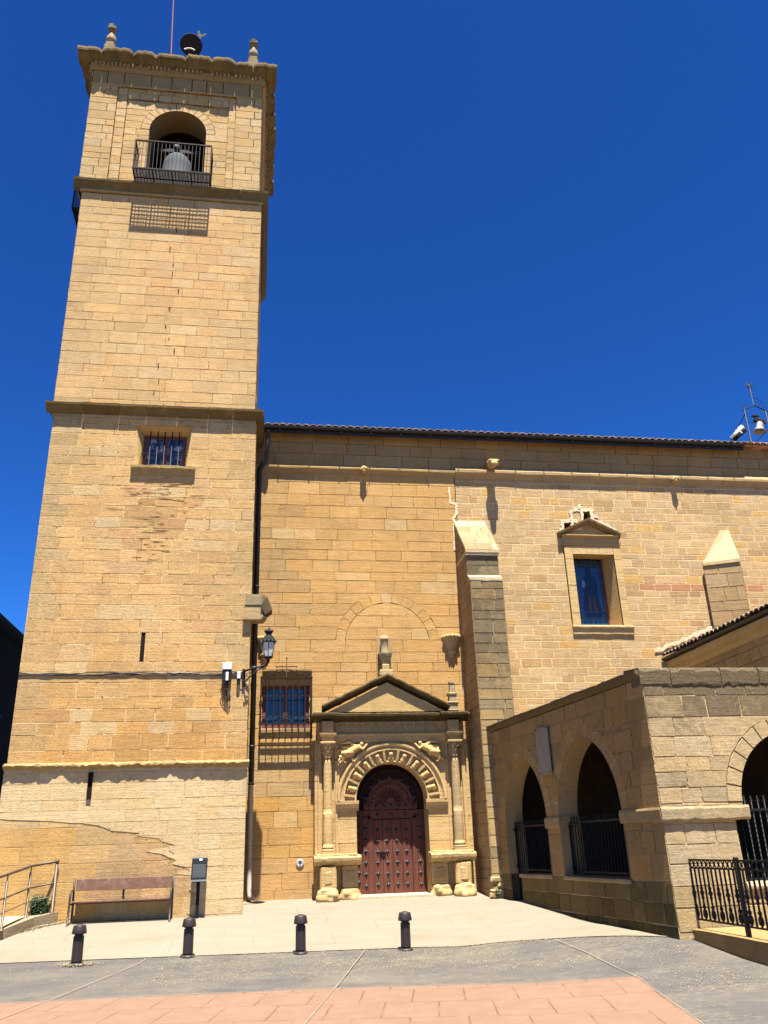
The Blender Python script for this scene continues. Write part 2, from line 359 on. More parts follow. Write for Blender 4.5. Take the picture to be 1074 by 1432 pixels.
def var(col, rng, a=.09, b=.04, w_=0):
    a *= .5; b *= .55
    k = 1+rng.gauss(0, a); t = rng.gauss(0, b)
    return (max(.02, col[0]*k*(1+t)), max(.02, col[1]*k), max(.01, col[2]*k*(1-2*t)), w_)
def ashlar(mb, fr, z0, z1, bounds, avg, wr, joint, jd, colfn, rng, breaks=(), holes=(), proud=.006, mortar=(.55, .44, .27, -1), ch=.005, jit=.006):
    """irregular coursed masonry: every block its own chamfered face, set on a mortar bed; holes = (zlo, zhi, fn(z)->(uL,uR))"""
    bf = bounds if callable(bounds) else (lambda z: bounds)
    bp = {z0, z1}
    for b_ in breaks:
        if z0 < b_ < z1: bp.add(b_)
    for h in holes:
        for b_ in h[:2]:
            if z0 < b_ < z1: bp.add(b_)
    bp = sorted(bp); prev = []
    for A, B in zip(bp[:-1], bp[1:]):
        n = max(1, round((B-A)/avg)); hs_ = [rng.uniform(.78, 1.22) for _ in range(n)]; tot = sum(hs_); z = A
        for hh in hs_:
            a, b_ = z, z+(B-A)*hh/tot; z = b_; mid = (a+b_)/2
            act = [h for h in holes if h[0] < mid < h[1]]
            curved = callable(bounds) or any(len(h) > 3 for h in act)
            lv = [a+(b_-a)*k/5 for k in range(6)] if curved else [a, b_]
            act.sort(key=lambda h: sum(h[2](mid)))
            bl = [bf(q)[0] for q in lv]; br = [bf(q)[1] for q in lv]
            segs = []; cur = bl
            for h in act:
                e = [h[2](q) for q in lv]; segs.append((cur, [x[0] for x in e])); cur = [x[1] for x in e]
            segs.append((cur, br)); here = []
            for l, r in segs:
                if max(y-x for x, y in zip(l, r)) < .03: continue
                r = [max(x, y) for x, y in zip(l, r)]
                mb.poly([fr(x, -jd, q) for x, q in zip(l, lv)]+[fr(x, -jd, q) for x, q in zip(r[::-1], lv[::-1])], mortar)
                js = []; u = max(l)
                while True:
                    u += rng.uniform(*wr)
                    if u > min(r)-wr[0]*.55: break
                    if any(abs(u-p) < .07 for p in prev): u += .1
                    if u > min(r)-wr[0]*.45: break
                    js.append(u)
                here += js
                ed = [l]+[[x]*len(lv) for x in js]+[r]
                for e0, e1 in zip(ed[:-1], ed[1:]):
                    if max(y-x for x, y in zip(e0, e1)) < .04: continue
                    j = joint*.5*rng.uniform(.6, 1.4); d = proud*rng.uniform(-.6, 1)
                    zz = [min(max(q, a+j), b_-j) for q in lv]
                    um = (sum(e0)+sum(e1))/(2*len(lv))
                    jt = lambda: rng.uniform(-jit, jit)
                    L_ = [(min(x+j, um), q) for x, q in zip(e0, zz)]; R_ = [(max(x-j, um), q) for x, q in zip(e1, zz)]
                    outer = [(x+jt(), q+jt()) for x, q in L_]+[(x+jt(), q+jt()) for x, q in R_[::-1]]
                    k = len(lv); inner = []
                    for i, (x, q) in enumerate(outer):
                        sx = ch if i < k else -ch
                        sz = ch if i in (0, 2*k-1) else (-ch if i in (k-1, k) else 0)
                        inner.append((x+sx, q+sz))
                    cc = colfn(um, mid, rng)
                    n_ = 2*k
                    pts = [fr(x, -jd, q) for x, q in outer]+[fr(x, d, q) for x, q in inner]
                    mb.faces(pts, [tuple(range(n_, 2*n_))]+[(i, (i+1) % n_, n_+(i+1) % n_, n_+i) for i in range(n_)], cc)
            prev = here
def arch_hole(c, zs, r):
    return (zs, zs+r, lambda z: (c-math.sqrt(max(0, r*r-(z-zs)**2)), c+math.sqrt(max(0, r*r-(z-zs)**2))), 1)
def gothic_hole(c, zs, hw, Rr):
    rise = math.sqrt(Rr*Rr-(Rr-hw)**2)
    def f(z):
        k = max(0, math.sqrt(max(0, Rr*Rr-(z-zs)**2))-(Rr-hw)); return (c-k, c+k)
    return (zs, zs+rise, f, 1)
def rect_hole(l, r, a, b): return (a, b, lambda z: (l, r))
def voussoirs(mb, fr, c, zs, ri, ro, n, d0, d1, colfn, rng, a0=0, a1=math.pi, joint=.012, ch=.006):
    for i in range(n):
        t0 = a0+(a1-a0)*i/n+joint/2/ro; t1 = a0+(a1-a0)*(i+1)/n-joint/2/ro
        ts = [t0+(t1-t0)*k/4 for k in range(5)]
        out = [(ri, t) for t in ts]+[(ro*(1+rng.uniform(-.008, .008)), t) for t in ts[::-1]]
        e = ch/((ri+ro)/2)
        inn = [(r+(ch if q < 5 else -ch), min(max(t, t0+e), t1-e)) for q, (r, t) in enumerate(out)]
        P = lambda L_, d: [fr(c+r*math.cos(t), d, zs+r*math.sin(t)) for r, t in L_]
        mb.faces(P(out, d0)+P(inn, d1+rng.uniform(-.003, .003)), [tuple(range(10, 20))]+[(q, (q+1) % 10, 10+(q+1) % 10, 10+q) for q in range(10)], colfn(c, zs, rng))
def sweep_arc(mb, fr, c, zs, prof, col, n=28, a0=0, a1=math.pi, smooth=False):
    """profile [(r, d)] swept round an arch"""
    rings = [[fr(c+r*math.cos(t), d, zs+r*math.sin(t)) for r, d in prof] for t in [a0+(a1-a0)*k/n for k in range(n+1)]]
    mb.loft(rings, col, False, False, smooth)
def hole_reveal(mb, fr, pts, d0, d1, col, steps=1):
    """the thickness of a wall round an opening outline pts [(u,z)]"""
    for (a, b_) in zip(pts[:-1], pts[1:]):
        for k in range(steps):
            q0 = d0+(d1-d0)*k/steps; q1 = d0+(d1-d0)*(k+1)/steps
            mb.poly([fr(a[0], q0, a[1]), fr(b_[0], q0, b_[1]), fr(b_[0], q1, b_[1]), fr(a[0], q1, a[1])], col)
def ragged(mb, fr, u0, u1, prof, col, rng, step=.12, jp=.15, jz=.012):
    """a worn moulding: profile [(d,z)] lofted along u with chipped edges; d>0.005 points wander"""
    n = max(2, int((u1-u0)/step)); rings = []; walk = 0; ph = rng.uniform(0, 9)
    for i in range(n+1):
        u = u0+(u1-u0)*i/n; walk = walk*.7+rng.gauss(0, 1)*.5
        k = 1-max(0, jp*(walk*.6+.35*math.sin(u*2.7+ph)))
        rings.append([fr(u, (d*k if d > .005 else d), z+(rng.gauss(0, jz) if d > .005 else 0)) for d, z in prof])
    cs = [var(col, rng, .06, .03, (col[3] if len(col) > 3 else 0)) for _ in rings]
    mb.loft(rings, cs, True, True)
# ------------------------------------------------------------------ ground
def sst(a, b, x):
    t = min(1, max(0, (x-a)/(b-a))); return t*t*(3-2*t)
def lerp(x, pts):
    if x <= pts[0][0]: return pts[0][1]
    for (a, p), (b, q) in zip(pts[:-1], pts[1:]):
        if x <= b: return p+(q-p)*(x-a)/(b-a)
    return pts[-1][1]
HB = [(13, 0), (16.2, .035), (17, .10), (18.4, .285), (19.7, .445), (20.2, .47), (22, .64)]
HR = [(7, .02), (11.5, .12), (12.2, .15), (13.6, .26), (16, .29), (17.3, .24), (19.7, .08), (21, 0)]
def hgt(x, y):
    return lerp(y, HB)+lerp(y, HR)*sst(3.2, 6.5, x)
def span(a, b, s):
    n = max(1, round((b-a)/s)); return [a+(b-a)*i/n for i in range(n+1)]
def sheet(name, m, us, vs, pos, eps, kind='structure'):
    b = MB()
    P = [[pos(u, v) for u in us] for v in vs]
    pts = [(x, y, hgt(x, y)+eps) for row in P for x, y in row]; k = len(us)
    b.faces(pts, [(j*k+i, j*k+i+1, (j+1)*k+i+1, (j+1)*k+i) for j in range(len(vs)-1) for i in range(k-1)], smooth=True)
    return b.build(name, m, None, (0, 0, 0), kind)
gx = [-900, -300, -100, -40, -20]+span(-14, 16, .4)+[22, 40, 100, 300, 900]
gy = [-900, -300, -100, -30, -8, -4]+span(0, 24, .2)+[30, 60, 150, 400, 900]
sheet('ground', ground_mat('grey_paving'), gx, gy, lambda u, v: (u, v), 0)
# pale paving in front of the church: from the bollard line up to the walls
PB = [(-15, 17.7), (-4.3, 16.89), (-1.9, 16.75), (.58, 16.58), (3.12, 16.42), (4.34, 16.02), (5.32, 15.08), (5.9, 14.55), (6.6, 13.85), (7.2, 13.3)]
sheet('pale_paving', ground_mat('pale_paving'), span(-15, 7.2, .3), span(0, 1, .03), lambda u, v: (u, lerp(u, PB)*(1-v)+22.4*v), .012)
# terracotta stamped paving, square to its own axis
cu, su = math.cos(PAVROT), math.sin(PAVROT)
TC = (4.95, 11.68); TE = [(-16, 14.06), (-3.24, 13.0), (1.065, 12.643), (3.2, 12.2), TC]
cu2, su2 = math.cos(R(5.65)), math.sin(R(5.65))
sheet('terracotta_paving', ground_mat('terracotta_paving'), span(-16, TC[0], .3), span(-14, 0, .25),
      lambda u, v: (u+v*su, lerp(u, TE)+v*cu), .017)
# saw-cut expansion joints filled with pale sand
jb = MB(); rng = random.Random(3)
def joint(p, q, w_=.022, eps=.02):
    p, q = Vector(p), Vector(q); t = (q-p).normalized(); n_ = Vector((-t.y, t.x)); k = int((q-p).length/.25)+1; L_, R_ = [], []
    for i in range(k+1):
        c = p+(q-p)*i/k; a = w_*rng.uniform(.3, .75); L_.append((*(c+n_*a), hgt(*c)+eps)); R_.append((*(c-n_*a), hgt(*c)+eps))
    for i in range(k): jb.poly([L_[i], L_[i+1], R_[i+1], R_[i]])
JW = .011
def jline(x, y, l): return (x, y), (x-su*l, y-cu*l)
joint((-1.81, 16.6), (-3.1, 10.9), JW, .026); joint((1.97, 16.44), (.55, 10.2), JW, .026); joint((5.06, 15.2), TC, JW)
[joint(p_, q_, .016, .024) for p_, q_ in zip(TE[:-1], TE[1:])]; joint((TC[0], TC[1]), (TC[0]-9*su, TC[1]-9*cu), .011, .024)
jb.build('paving_joints', plain_mat('sandy_joint', (.26, .21, .15), .95), None, (0, 0, 0), 'structure')
# dry catkin litter blown against the bollards
lb = MB(); rng = random.Random(11)
def flake(x, y, s, e=.020):
    a = rng.uniform(0, 6.28); dx, dy = math.cos(a)*s, math.sin(a)*s; wx, wy = -math.sin(a)*s*.35, math.cos(a)*s*.35
    z = hgt(x, y)+e; zz = z+rng.uniform(.002, .012)
    lb.poly([(x-dx-wx, y-dy-wy, z), (x+dx-wx, y+dy-wy, zz), (x+dx+wx, y+dy+wy, z), (x-dx+wx, y-dy+wy, zz)])
clumps = [(rng.uniform(-1.6, 6.4), rng.uniform(0, 1)**1.4, rng.uniform(.06, .3)) for _ in range(120)]
for i in range(7000):
    if rng.random() < .75:
        c = rng.choice(clumps); x = c[0]+rng.gauss(0, c[2]*1.6); t = c[1]*.72+rng.gauss(0, .035)
    else:
        x = rng.uniform(-5, 7); t = abs(rng.gauss(0, .45))
    yb = lerp(x, PB); yt = lerp(x, TE) if x < TC[0] else TC[1]-3
    y = yb-abs(t)*(yb-yt)-.02
    if y < yt-1.6 or x > 6.6: continue
    flake(x, y, rng.choice((.005, .006, .008, .011)))
for i in range(500): flake(rng.uniform(-5, 6.2), rng.uniform(17, 21), rng.choice((.006, .01)), .02)
for i in range(1300):
    x = rng.gauss(-4.25, .35); flake(x, 19.1+(x+4.83)*1.35+rng.gauss(0, .1)-.1, rng.choice((.012, .02, .03)), .022)
for bx, by in ((-2.95, 16.45),):
    for i in range(500): flake(bx+rng.gauss(0, .14), by+rng.gauss(-.03, .07), rng.choice((.012, .02)), .022)
lb.build('straw_litter', STRAW, None, (0, 0, 0), 'stuff')

# ------------------------------------------------------------------ bell tower
TY = 20.1
rg = random.Random(5)
OCH = (.595, .405, .195); PALE = (.62, .495, .30); ORA = (.56, .335, .125); GRY = (.42, .33, .185)
def blend(a, b, t): return tuple(p+(q-p)*t for p, q in zip(a, b))
def fac(Y0): return lambda u, d, z: (u, Y0-d, z)
tower = thing('bell_tower', 'tall square sandstone bell tower with a balconied belfry and crumbling cornice', 'tower', (-2.9, 20.1, .45))
def tcol(XL, XR):
    def f(u, z, r):
        e = min(u-XL, XR-u); wth = 0
        if z < 3.6: c = blend(PALE, OCH, .15*r.random())
        elif z < 6.2: c = blend(ORA, OCH, min(1, max(0, (z-3.6)/2.8+r.uniform(-.2, .2))))
        else: c = OCH
        if 8.6 < z < 12:
            k_ = math.exp(-((u+2.7)/.55)**2-((z-10.0)/.75)**2); c = blend(c, (.43, .245, .10), k_*r.uniform(.3, .95))
        if 16.2 < z < 19.6 and (abs(u+2.95) < .35 or abs(u+1.9) < .3): c = blend(c, (.52, .26, .10), r.uniform(.2, .75))
        if z >= 3.6 and r.random() < .12: c = blend(c, PALE, .6)
        if r.random() < .06: c = blend(c, (.50, .28, .16), .4)
        if e < .55 and z > 3.6: c = blend(c, GRY, r.uniform(.2, .65)); wth = r.uniform(.1, .42)
        if z > 13: c = blend(c, (.62, .44, .235), .5)
        return var(c, r, .075, .03, wth)
    return f
XL, XR = -5.50, -.262
wl = MB()
slits = [rect_hole(-2.835, -2.735, 5.99, 6.69), rect_hole(-3.735, -3.63, 2.92, 3.50)]
MW = rect_hole(-3.38, -1.93, 11.08, 12.28)
# base stage: the lower courses behind, and the pale facing that has flaked off along a diagonal
def bcol(u, z, r):
    c = (.53, .375, .185) if r.random() < .6 else (.56, .41, .21)
    if u < -3.6 and z < 2.3: c = (.56, .365, .15)
    if -3.4 < u < -1.4 and .9 < z < 2.4: c = (.50, .345, .19)
    return var(c, r, .08, .04, .02)
ashlar(wl, fac(TY), .2, 3.62, (XL-.04, XR+.02), .36, (.35, .85), .008, .004, bcol, rg, holes=[slits[1]], mortar=(.46, .345, .19, -.6), ch=.003, proud=.002)
nzs = [rg.gauss(0, .16) for _ in range(60)]
def ubz(z):
    k = int(z*26) % 60; return lerp(z, [(.2, -1.25), (1.2, -1.33), (1.5, -1.6), (1.85, -2.03), (2.15, -2.4), (2.3, -3.0), (2.44, -3.75), (2.50, -4.3), (2.56, XL-.03), (2.7, XL-.03)])+nzs[k]
def pcol(u, z, r): return var(blend((.64, .515, .325), (.61, .475, .275), r.random()), r, .04, .02, 0)
ashlar(wl, fac(TY-.007), .2, 3.60, (XL-.04, XR+.02), .31, (.4, .95), .005, .006, pcol, rg, breaks=(2.7,), holes=[(.2, 2.7, lambda z: (XL-.05, ubz(z)), 1), slits[1]], mortar=(.56, .45, .26, -.4), ch=.003, jit=.006, proud=.004)
for i in range(44):
    zq = rg.uniform(1.0, 2.42); uq = ubz(zq)+rg.gauss(.02, .04); L_ = rg.uniform(.012, .06); t_ = rg.uniform(.002, .007)
    if uq < -4.6: continue
    wl.poly([fac(TY)(uq+L_*a, .013+i*.00004, zq+t_*b_-.35*L_*a+rg.gauss(0, .004)) for a, b_ in ((-1, 0), (-.4, 1), (.3, .8), (1, .1), (.4, -.9), (-.3, -.7))], var((.26, .17, .075), rg, .4, .1, 0))
ashlar(wl, fac(TY), 3.66, 12.45, (XL, XR), .30, (.38, .82), .015, .003, tcol(XL, XR), rg, holes=[slits[0], MW], mortar=(.70, .55, .30, -.82), proud=.003, ch=.003, jit=.008)
# thin eroded bedding cracks below the window
for i in range(95):
    zc = 10.62-abs(rg.gauss(0, .85)); uc = -2.72+rg.gauss(0, .42)*(1 if zc > 9.7 else .55); L_ = rg.uniform(.04, .26); t_ = rg.uniform(.003, .011); sl_ = rg.gauss(0, .03)
    wl.poly([fac(TY)(uc+L_*a, .0045+i*.00004, zc+t_*b_+sl_*L_*a+rg.gauss(0, .003)) for a, b_ in ((-1, 0), (-.4, 1), (.3, .8), (1, .1), (.4, -.9), (-.3, -.7))], var((.20, .115, .045), rg, .4, .1, 0))
XL2, XR2 = -5.55, -.307
w2 = MB(); ashlar(w2, fac(TY+.02), 12.45, 19.95, (XL2, XR2), .31, (.38, .85), .009, .007, tcol(XL2, XR2), rg, mortar=(.62, .48, .27, -.95), proud=.004, ch=.004)
# cracks between the courses of the upper stage
u, z = -2.75, 18.9
while z > 12.9:
    h_ = rg.uniform(.10, .27); q_ = rg.uniform(.012, .02); w2.loft([[(u-q_*k_+j_, y_, zz) for y_ in (TY+.011, TY+.03)]+[(u+q_*k_+j_, y_, zz) for y_ in (TY+.03, TY+.011)] for zz, k_, j_ in ((z-h_, .4, 0), (z-h_*.5, 1, rg.uniform(-.01, .01)), (z, .7, 0))], (.09, .055, .022, 0)); u = -2.75+rg.gauss(0, .16); z -= rg.uniform(.28, .75)
XL3, XR3 = -5.68, -.385
w3 = MB(); BF = TY+.08
ARC = (-2.95, 22.67, .86)
ah = arch_hole(ARC[0], ARC[1], ARC[2]+.27); ah2 = rect_hole(ARC[0]-ARC[2], ARC[0]+ARC[2], 20.35, ARC[1])
def b3(u, z, r):
    c = blend((.62, .46, .26), (.55, .37, .17), r.random()); e = min(u-XL3, XR3-u)
    if e < .6: c = blend(c, (.46, .37, .22), r.uniform(.1, .6))
    return var(c, r, .07, .03, .25 if e < .5 else .05)
BM = (.52, .40, .23, -1)
ashlar(w3, fac(BF), 20.3, 23.83, (-4.57, -1.43), .27, (.35, .8), .01, .02, b3, rg, holes=[ah, ah2], mortar=BM)
voussoirs(w3, fac(BF), ARC[0], ARC[1], ARC[2], ARC[2]+.265, 15, -.03, .012, lambda u, z, r: var((.60, .44, .24), r, .06, .03, .02), rg)
for l, r_, a, b_, d in ((-4.87, -4.57, 20.3, 24.27, .045), (-1.43, -1.2, 20.3, 24.27, .045), (-4.57, -1.43, 23.83, 24.27, .045), (XL3, -4.87, 20.3, 24.27, .10), (-1.2, XR3, 20.3, 24.27, .10)):
    w3.box(l+.004, r_-.004, BF-d+.012, BF+.3, a, b_, BM)
    ashlar(w3, fac(BF-d), a, b_, (l, r_), .29, (.3, .7), .01, .012, b3, rg, mortar=BM)
w3.box(XL3+.004, XR3-.004, BF-.088, BF+.3, 24.28, 24.84, BM)
ashlar(w3, fac(BF-.10), 24.29, 24.84, (XL3, XR3), .5, (.45, .9), .018, .012, lambda u, z, r: var((.40, .28, .135), r, .10, .04, r.uniform(.0, .3)), rg, mortar=BM)  # darker blocks: the cornice's shadow is put into their colour
ragged(w3, fac(BF-.1), XL3-.01, XR3+.01, [(0, 24.24), (.035, 24.245), (.035, 24.285), (0, 24.29)], (.50, .38, .21, .1), rg, .25, .1, .004)
# thickness of the belfry opening
pts = [(ARC[0]-ARC[2], 20.35), (ARC[0]-ARC[2], ARC[1])]+[(ARC[0]-ARC[2]*math.cos(t), ARC[1]+ARC[2]*math.sin(t)) for t in [math.pi*k/20 for k in range(1, 20)]]+[(ARC[0]+ARC[2], ARC[1]), (ARC[0]+ARC[2], 20.35)]
hole_reveal(w3, fac(BF), pts, .01, -.85, (.30, .215, .105, .1), 3)  # inner shade of the opening set into a darker stone colour
# the tower's flanks and back
def side(mb, XA, XB, z0, z1, y0):
    for x, s in ((XB, 1), (XA, -1)):
        f = (lambda x, s: lambda u, d, z: (x+s*d, y0+u, z))(x, s)
        ashlar(mb, f, z0, z1, (0, 4.9), .33, (.4, .9), .012, .02, lambda u, z, r: var(blend(OCH, GRY, .5*r.random()), r, .08, .03, .1), rg, mortar=(.5, .4, .24, -1))
    mb.poly([(XA, y0+4.9, z0), (XB, y0+4.9, z0), (XB, y0+4.9, z1), (XA, y0+4.9, z1)], (.45, .33, .17, .1))
side(wl, XL, XR, .2, 12.45, TY+.002); side(w2, XL2, XR2, 12.45, 19.95, TY+.022); side(w3, XL3, XR3, 19.95, 24.84, TY+.082)
w3.box(XL3, XR3, TY+.1, TY+4.9, 24.84, 25.3, (.3, .25, .15, .4)); w3.box(XL3+.05, XR3-.05, TY+.5, TY+4.8, 20.0, 20.34, (.25, .2, .13, .3))
wl.build('wall', STONE, tower); w2.build('wall', STONE, tower); w3.build('wall', STONE, tower)
# near-black boxes, interior shade as colour, behind slits and the belfry back
dk = MB()
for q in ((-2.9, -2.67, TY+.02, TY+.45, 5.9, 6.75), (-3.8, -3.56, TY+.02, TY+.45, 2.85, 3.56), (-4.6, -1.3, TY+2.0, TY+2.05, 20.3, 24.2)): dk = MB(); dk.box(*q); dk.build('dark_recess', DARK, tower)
for cx, a, b_ in ((-2.785, 5.99, 6.69), (-3.68, 2.92, 3.50)):
    s_ = MB(); y = TY-.05 if a < 4 else TY
    hole_reveal(s_, fac(y), [(cx-.052, a), (cx-.052, b_), (cx+.052, b_), (cx+.052, a), (cx-.052, a)], .0, -.3, (.40, .29, .15, .1)); s_.build('arrow_slit', STONE, tower)
# string courses
sc_ = MB()
ragged(sc_, fac(TY), XL-.05, XR+.07, [(-.02, 3.55), (.075, 3.60), (.125, 3.645), (.12, 3.665), (.06, 3.70), (-.02, 3.72)], (.41, .30, .15, .25), rg, .07, .38, .014)
sc_.build('drip_ledge', STONE, tower)
def string(name, z, xl, xr, y0, prof, col, blocks):  # col is darkened: the moulding's underside shade is put into the stone colour
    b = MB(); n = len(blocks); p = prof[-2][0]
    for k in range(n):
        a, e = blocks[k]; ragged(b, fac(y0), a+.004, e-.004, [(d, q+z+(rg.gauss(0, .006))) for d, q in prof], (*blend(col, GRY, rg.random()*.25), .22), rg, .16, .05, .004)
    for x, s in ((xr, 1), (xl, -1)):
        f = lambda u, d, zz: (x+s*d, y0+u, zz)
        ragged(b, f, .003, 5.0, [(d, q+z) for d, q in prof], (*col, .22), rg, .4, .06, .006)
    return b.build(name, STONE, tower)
def cuts(a, b, lo, hi):
    L_ = [a]
    while b-L_[-1] > hi*1.3: L_.append(L_[-1]+rg.uniform(lo, hi))
    L_.append(b); return list(zip(L_[:-1], L_[1:]))
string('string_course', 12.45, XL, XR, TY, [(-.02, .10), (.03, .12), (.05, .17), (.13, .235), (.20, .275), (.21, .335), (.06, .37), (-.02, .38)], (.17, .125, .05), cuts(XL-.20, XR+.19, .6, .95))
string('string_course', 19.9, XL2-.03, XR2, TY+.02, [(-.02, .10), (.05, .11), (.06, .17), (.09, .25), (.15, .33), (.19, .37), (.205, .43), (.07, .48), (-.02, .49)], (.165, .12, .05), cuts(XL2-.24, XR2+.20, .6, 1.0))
fil = MB(); ragged(fil, fac(TY+.02), XL2-.05, XR2+.04, [(-.02, 19.98), (.055, 19.985), (.06, 20.03), (-.02, 20.04)], (.50, .38, .2, .2), rg, .3, .1, .004); fil.build('fillet', STONE, tower)
# cornice
cn = MB(); CB = BF-.10
f = fac(CB)
cn.loft([[f(u, d, z) for d, z in [(-.05, 24.83), (.03, 24.83), (.10, 24.93), (.10, 24.96), (-.05, 24.96)]] for u in (XL3-.10, XR3+.10)], (.36, .26, .125, .15))
fR = lambda u, d, z: (XR3+d, CB+u, z); fL = lambda u, d, z: (XL3-d, CB+u, z)
for ff, a, e in ((f, XL3-.08, XR3+.08), (fR, .02, 4.95), (fL, .02, 4.95)):
    u = a
    while u < e-.07:
        if rg.random() < .84: cn.box(u, u+.075, -.02, .18+rg.uniform(-.02, .01), 24.955, 25.06, (.45, .32, .17, .2), lambda x, y, z, ff=ff: ff(x, y, z))
        u += .125
    cn.box(a, e, -.05, .11, 24.95, 25.07, (.42, .30, .16, .2), lambda x, y, z, ff=ff: ff(x, y, z))
for ff in (fR, fL):
    cn.loft([[ff(u, d, z) for d, z in [(-.05, 24.83), (.03, 24.83), (.10, 24.93), (.10, 24.96), (-.05, 24.96)]] for u in (.0, 4.95)], (.45, .34, .19, .15))
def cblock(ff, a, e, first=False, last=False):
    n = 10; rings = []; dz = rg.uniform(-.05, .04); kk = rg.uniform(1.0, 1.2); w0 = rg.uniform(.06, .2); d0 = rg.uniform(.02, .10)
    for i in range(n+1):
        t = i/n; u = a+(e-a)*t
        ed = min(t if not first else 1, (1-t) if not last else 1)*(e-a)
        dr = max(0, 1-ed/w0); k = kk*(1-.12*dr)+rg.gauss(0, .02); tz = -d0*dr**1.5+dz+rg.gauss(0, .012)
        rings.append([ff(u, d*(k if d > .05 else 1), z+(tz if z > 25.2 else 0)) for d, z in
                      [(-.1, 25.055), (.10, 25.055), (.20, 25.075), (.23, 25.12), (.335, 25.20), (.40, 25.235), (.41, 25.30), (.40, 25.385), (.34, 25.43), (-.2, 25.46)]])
    cn.loft(rings, [var(blend((.23, .165, .07), (.17, .13, .06), rg.random()), rg, .12, .05, rg.uniform(.12, .28)) for _ in rings])  # lichen tone, darkened further so the colour carries the soffit shade
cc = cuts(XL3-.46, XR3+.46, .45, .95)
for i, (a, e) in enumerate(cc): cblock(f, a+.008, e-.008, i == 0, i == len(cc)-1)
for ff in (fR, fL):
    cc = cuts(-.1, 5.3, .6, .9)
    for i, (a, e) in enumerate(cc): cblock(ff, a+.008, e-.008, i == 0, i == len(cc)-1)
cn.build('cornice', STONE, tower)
# corner finials
for x in (-5.30, -.72):
    b = MB(); y = 20.22
    b.cbox(x-.165, x+.165, y-.165, y+.165, 25.4, 26.06, .03, (.36, .30, .19, .5)); b.cbox(x-.13, x+.13, y-.13, y+.13, 26.06, 26.2, .02, (.4, .34, .22, .5))
    b.lathe((x, y, 0), [(.08, 26.2), (.15, 26.28), (.165, 26.38), (.14, 26.5), (.085, 26.6), (.075, 26.72)], 12, (.42, .35, .22, .5))
    b.cbox(x-.10, x+.10, y-.10, y+.10, 26.72, 26.8, .02, (.4, .33, .2, .55)); b.cbox(x-.13, x+.13, y-.13, y+.13, 26.8, 26.93, .025, (.36, .3, .2, .6), jit=.01, rng=rg)
    b.cbox(x-.10, x+.04, y-.10, y+.10, 26.93, 27.05, .02, (.36, .3, .2, .6), jit=.012, rng=rg)
    b.build('finial', STONE, tower)
# window below the string course
wd = MB()
o_ = [(-3.25, 11.08), (-3.37, 12.27), (-1.94, 12.27), (-2.04, 11.08)]; wd.poly([fac(TY)(x, .004, z) for x, z in ((-3.385, 11.07), (-3.25, 11.07), (-3.37, 12.285), (-3.385, 12.285))], (.60, .43, .2, 0)); wd.poly([fac(TY)(x, .004, z) for x, z in ((-1.925, 11.07), (-2.04, 11.07), (-1.94, 12.285), (-1.925, 12.285))], (.60, .43, .2, 0)); i_ = [(-3.20, 11.14), (-3.20, 12.12), (-2.09, 12.12), (-2.09, 11.14)]
for k in range(3): wd.poly([fac(TY)(o_[k][0], .004, o_[k][1]), fac(TY)(o_[k+1][0], .004, o_[k+1][1]), fac(TY)(i_[k+1][0], -.24, i_[k+1][1]), fac(TY)(i_[k][0], -.24, i_[k][1])], (.56, .40, .18, 0))
hole_reveal(wd, fac(TY), [(-3.20, 11.14), (-3.20, 12.12), (-2.09, 12.12), (-2.09, 11.14), (-3.20, 11.14)], -.24, -.42, (.5, .36, .18, 0))
wd.poly([fac(TY)(-3.40, .02, 11.08), fac(TY)(-1.91, .02, 11.08), fac(TY)(-2.09, -.42, 11.14), fac(TY)(-3.2, -.42, 11.14)], (.5, .38, .2, 0))
win = wd.build('window', STONE, tower)
sl_ = MB()
ragged(sl_, fac(TY), -3.42, -1.80, [(-.02, 10.82), (.03, 10.84), (.06, 10.92), (.08, 10.98), (.125, 11.0), (.13, 11.07), (-.02, 11.10)], (.44, .33, .16, .25), rg, .09, .06, .008); sl_.build('sill', STONE, win)
fr_ = MB(); Y = TY+.34
for a, b_ in ((-3.2, -3.11), (-2.18, -2.09), (-2.70, -2.59)): fr_.cbox(a, b_, Y-.03, Y+.03, 11.14, 12.12, .008)
for a, b_ in ((11.14, 11.22), (12.04, 12.12)): fr_.cbox(-3.11, -2.70, Y-.025, Y+.025, a, b_, .008); fr_.cbox(-2.59, -2.18, Y-.025, Y+.025, a, b_, .008)
fr_.build('frame', PINKW, win)
for a, b_ in ((-3.11, -2.70), (-2.59, -2.18)):
    g = MB(); g.box(a, b_, Y, Y+.008, 11.22, 12.04); g.build('pane', GLASS2, win)
br_ = MB()
for k in range(5): x = -3.2+1.11*(k+1)/6; br_.tube([(x, TY+.13, 11.1), (x, TY+.13, 12.16)], .016, 6)
br_.tube([(-3.25, TY+.13, 11.50), (-2.05, TY+.13, 11.50)], .014, 6); br_.build('bars', IRON, win)
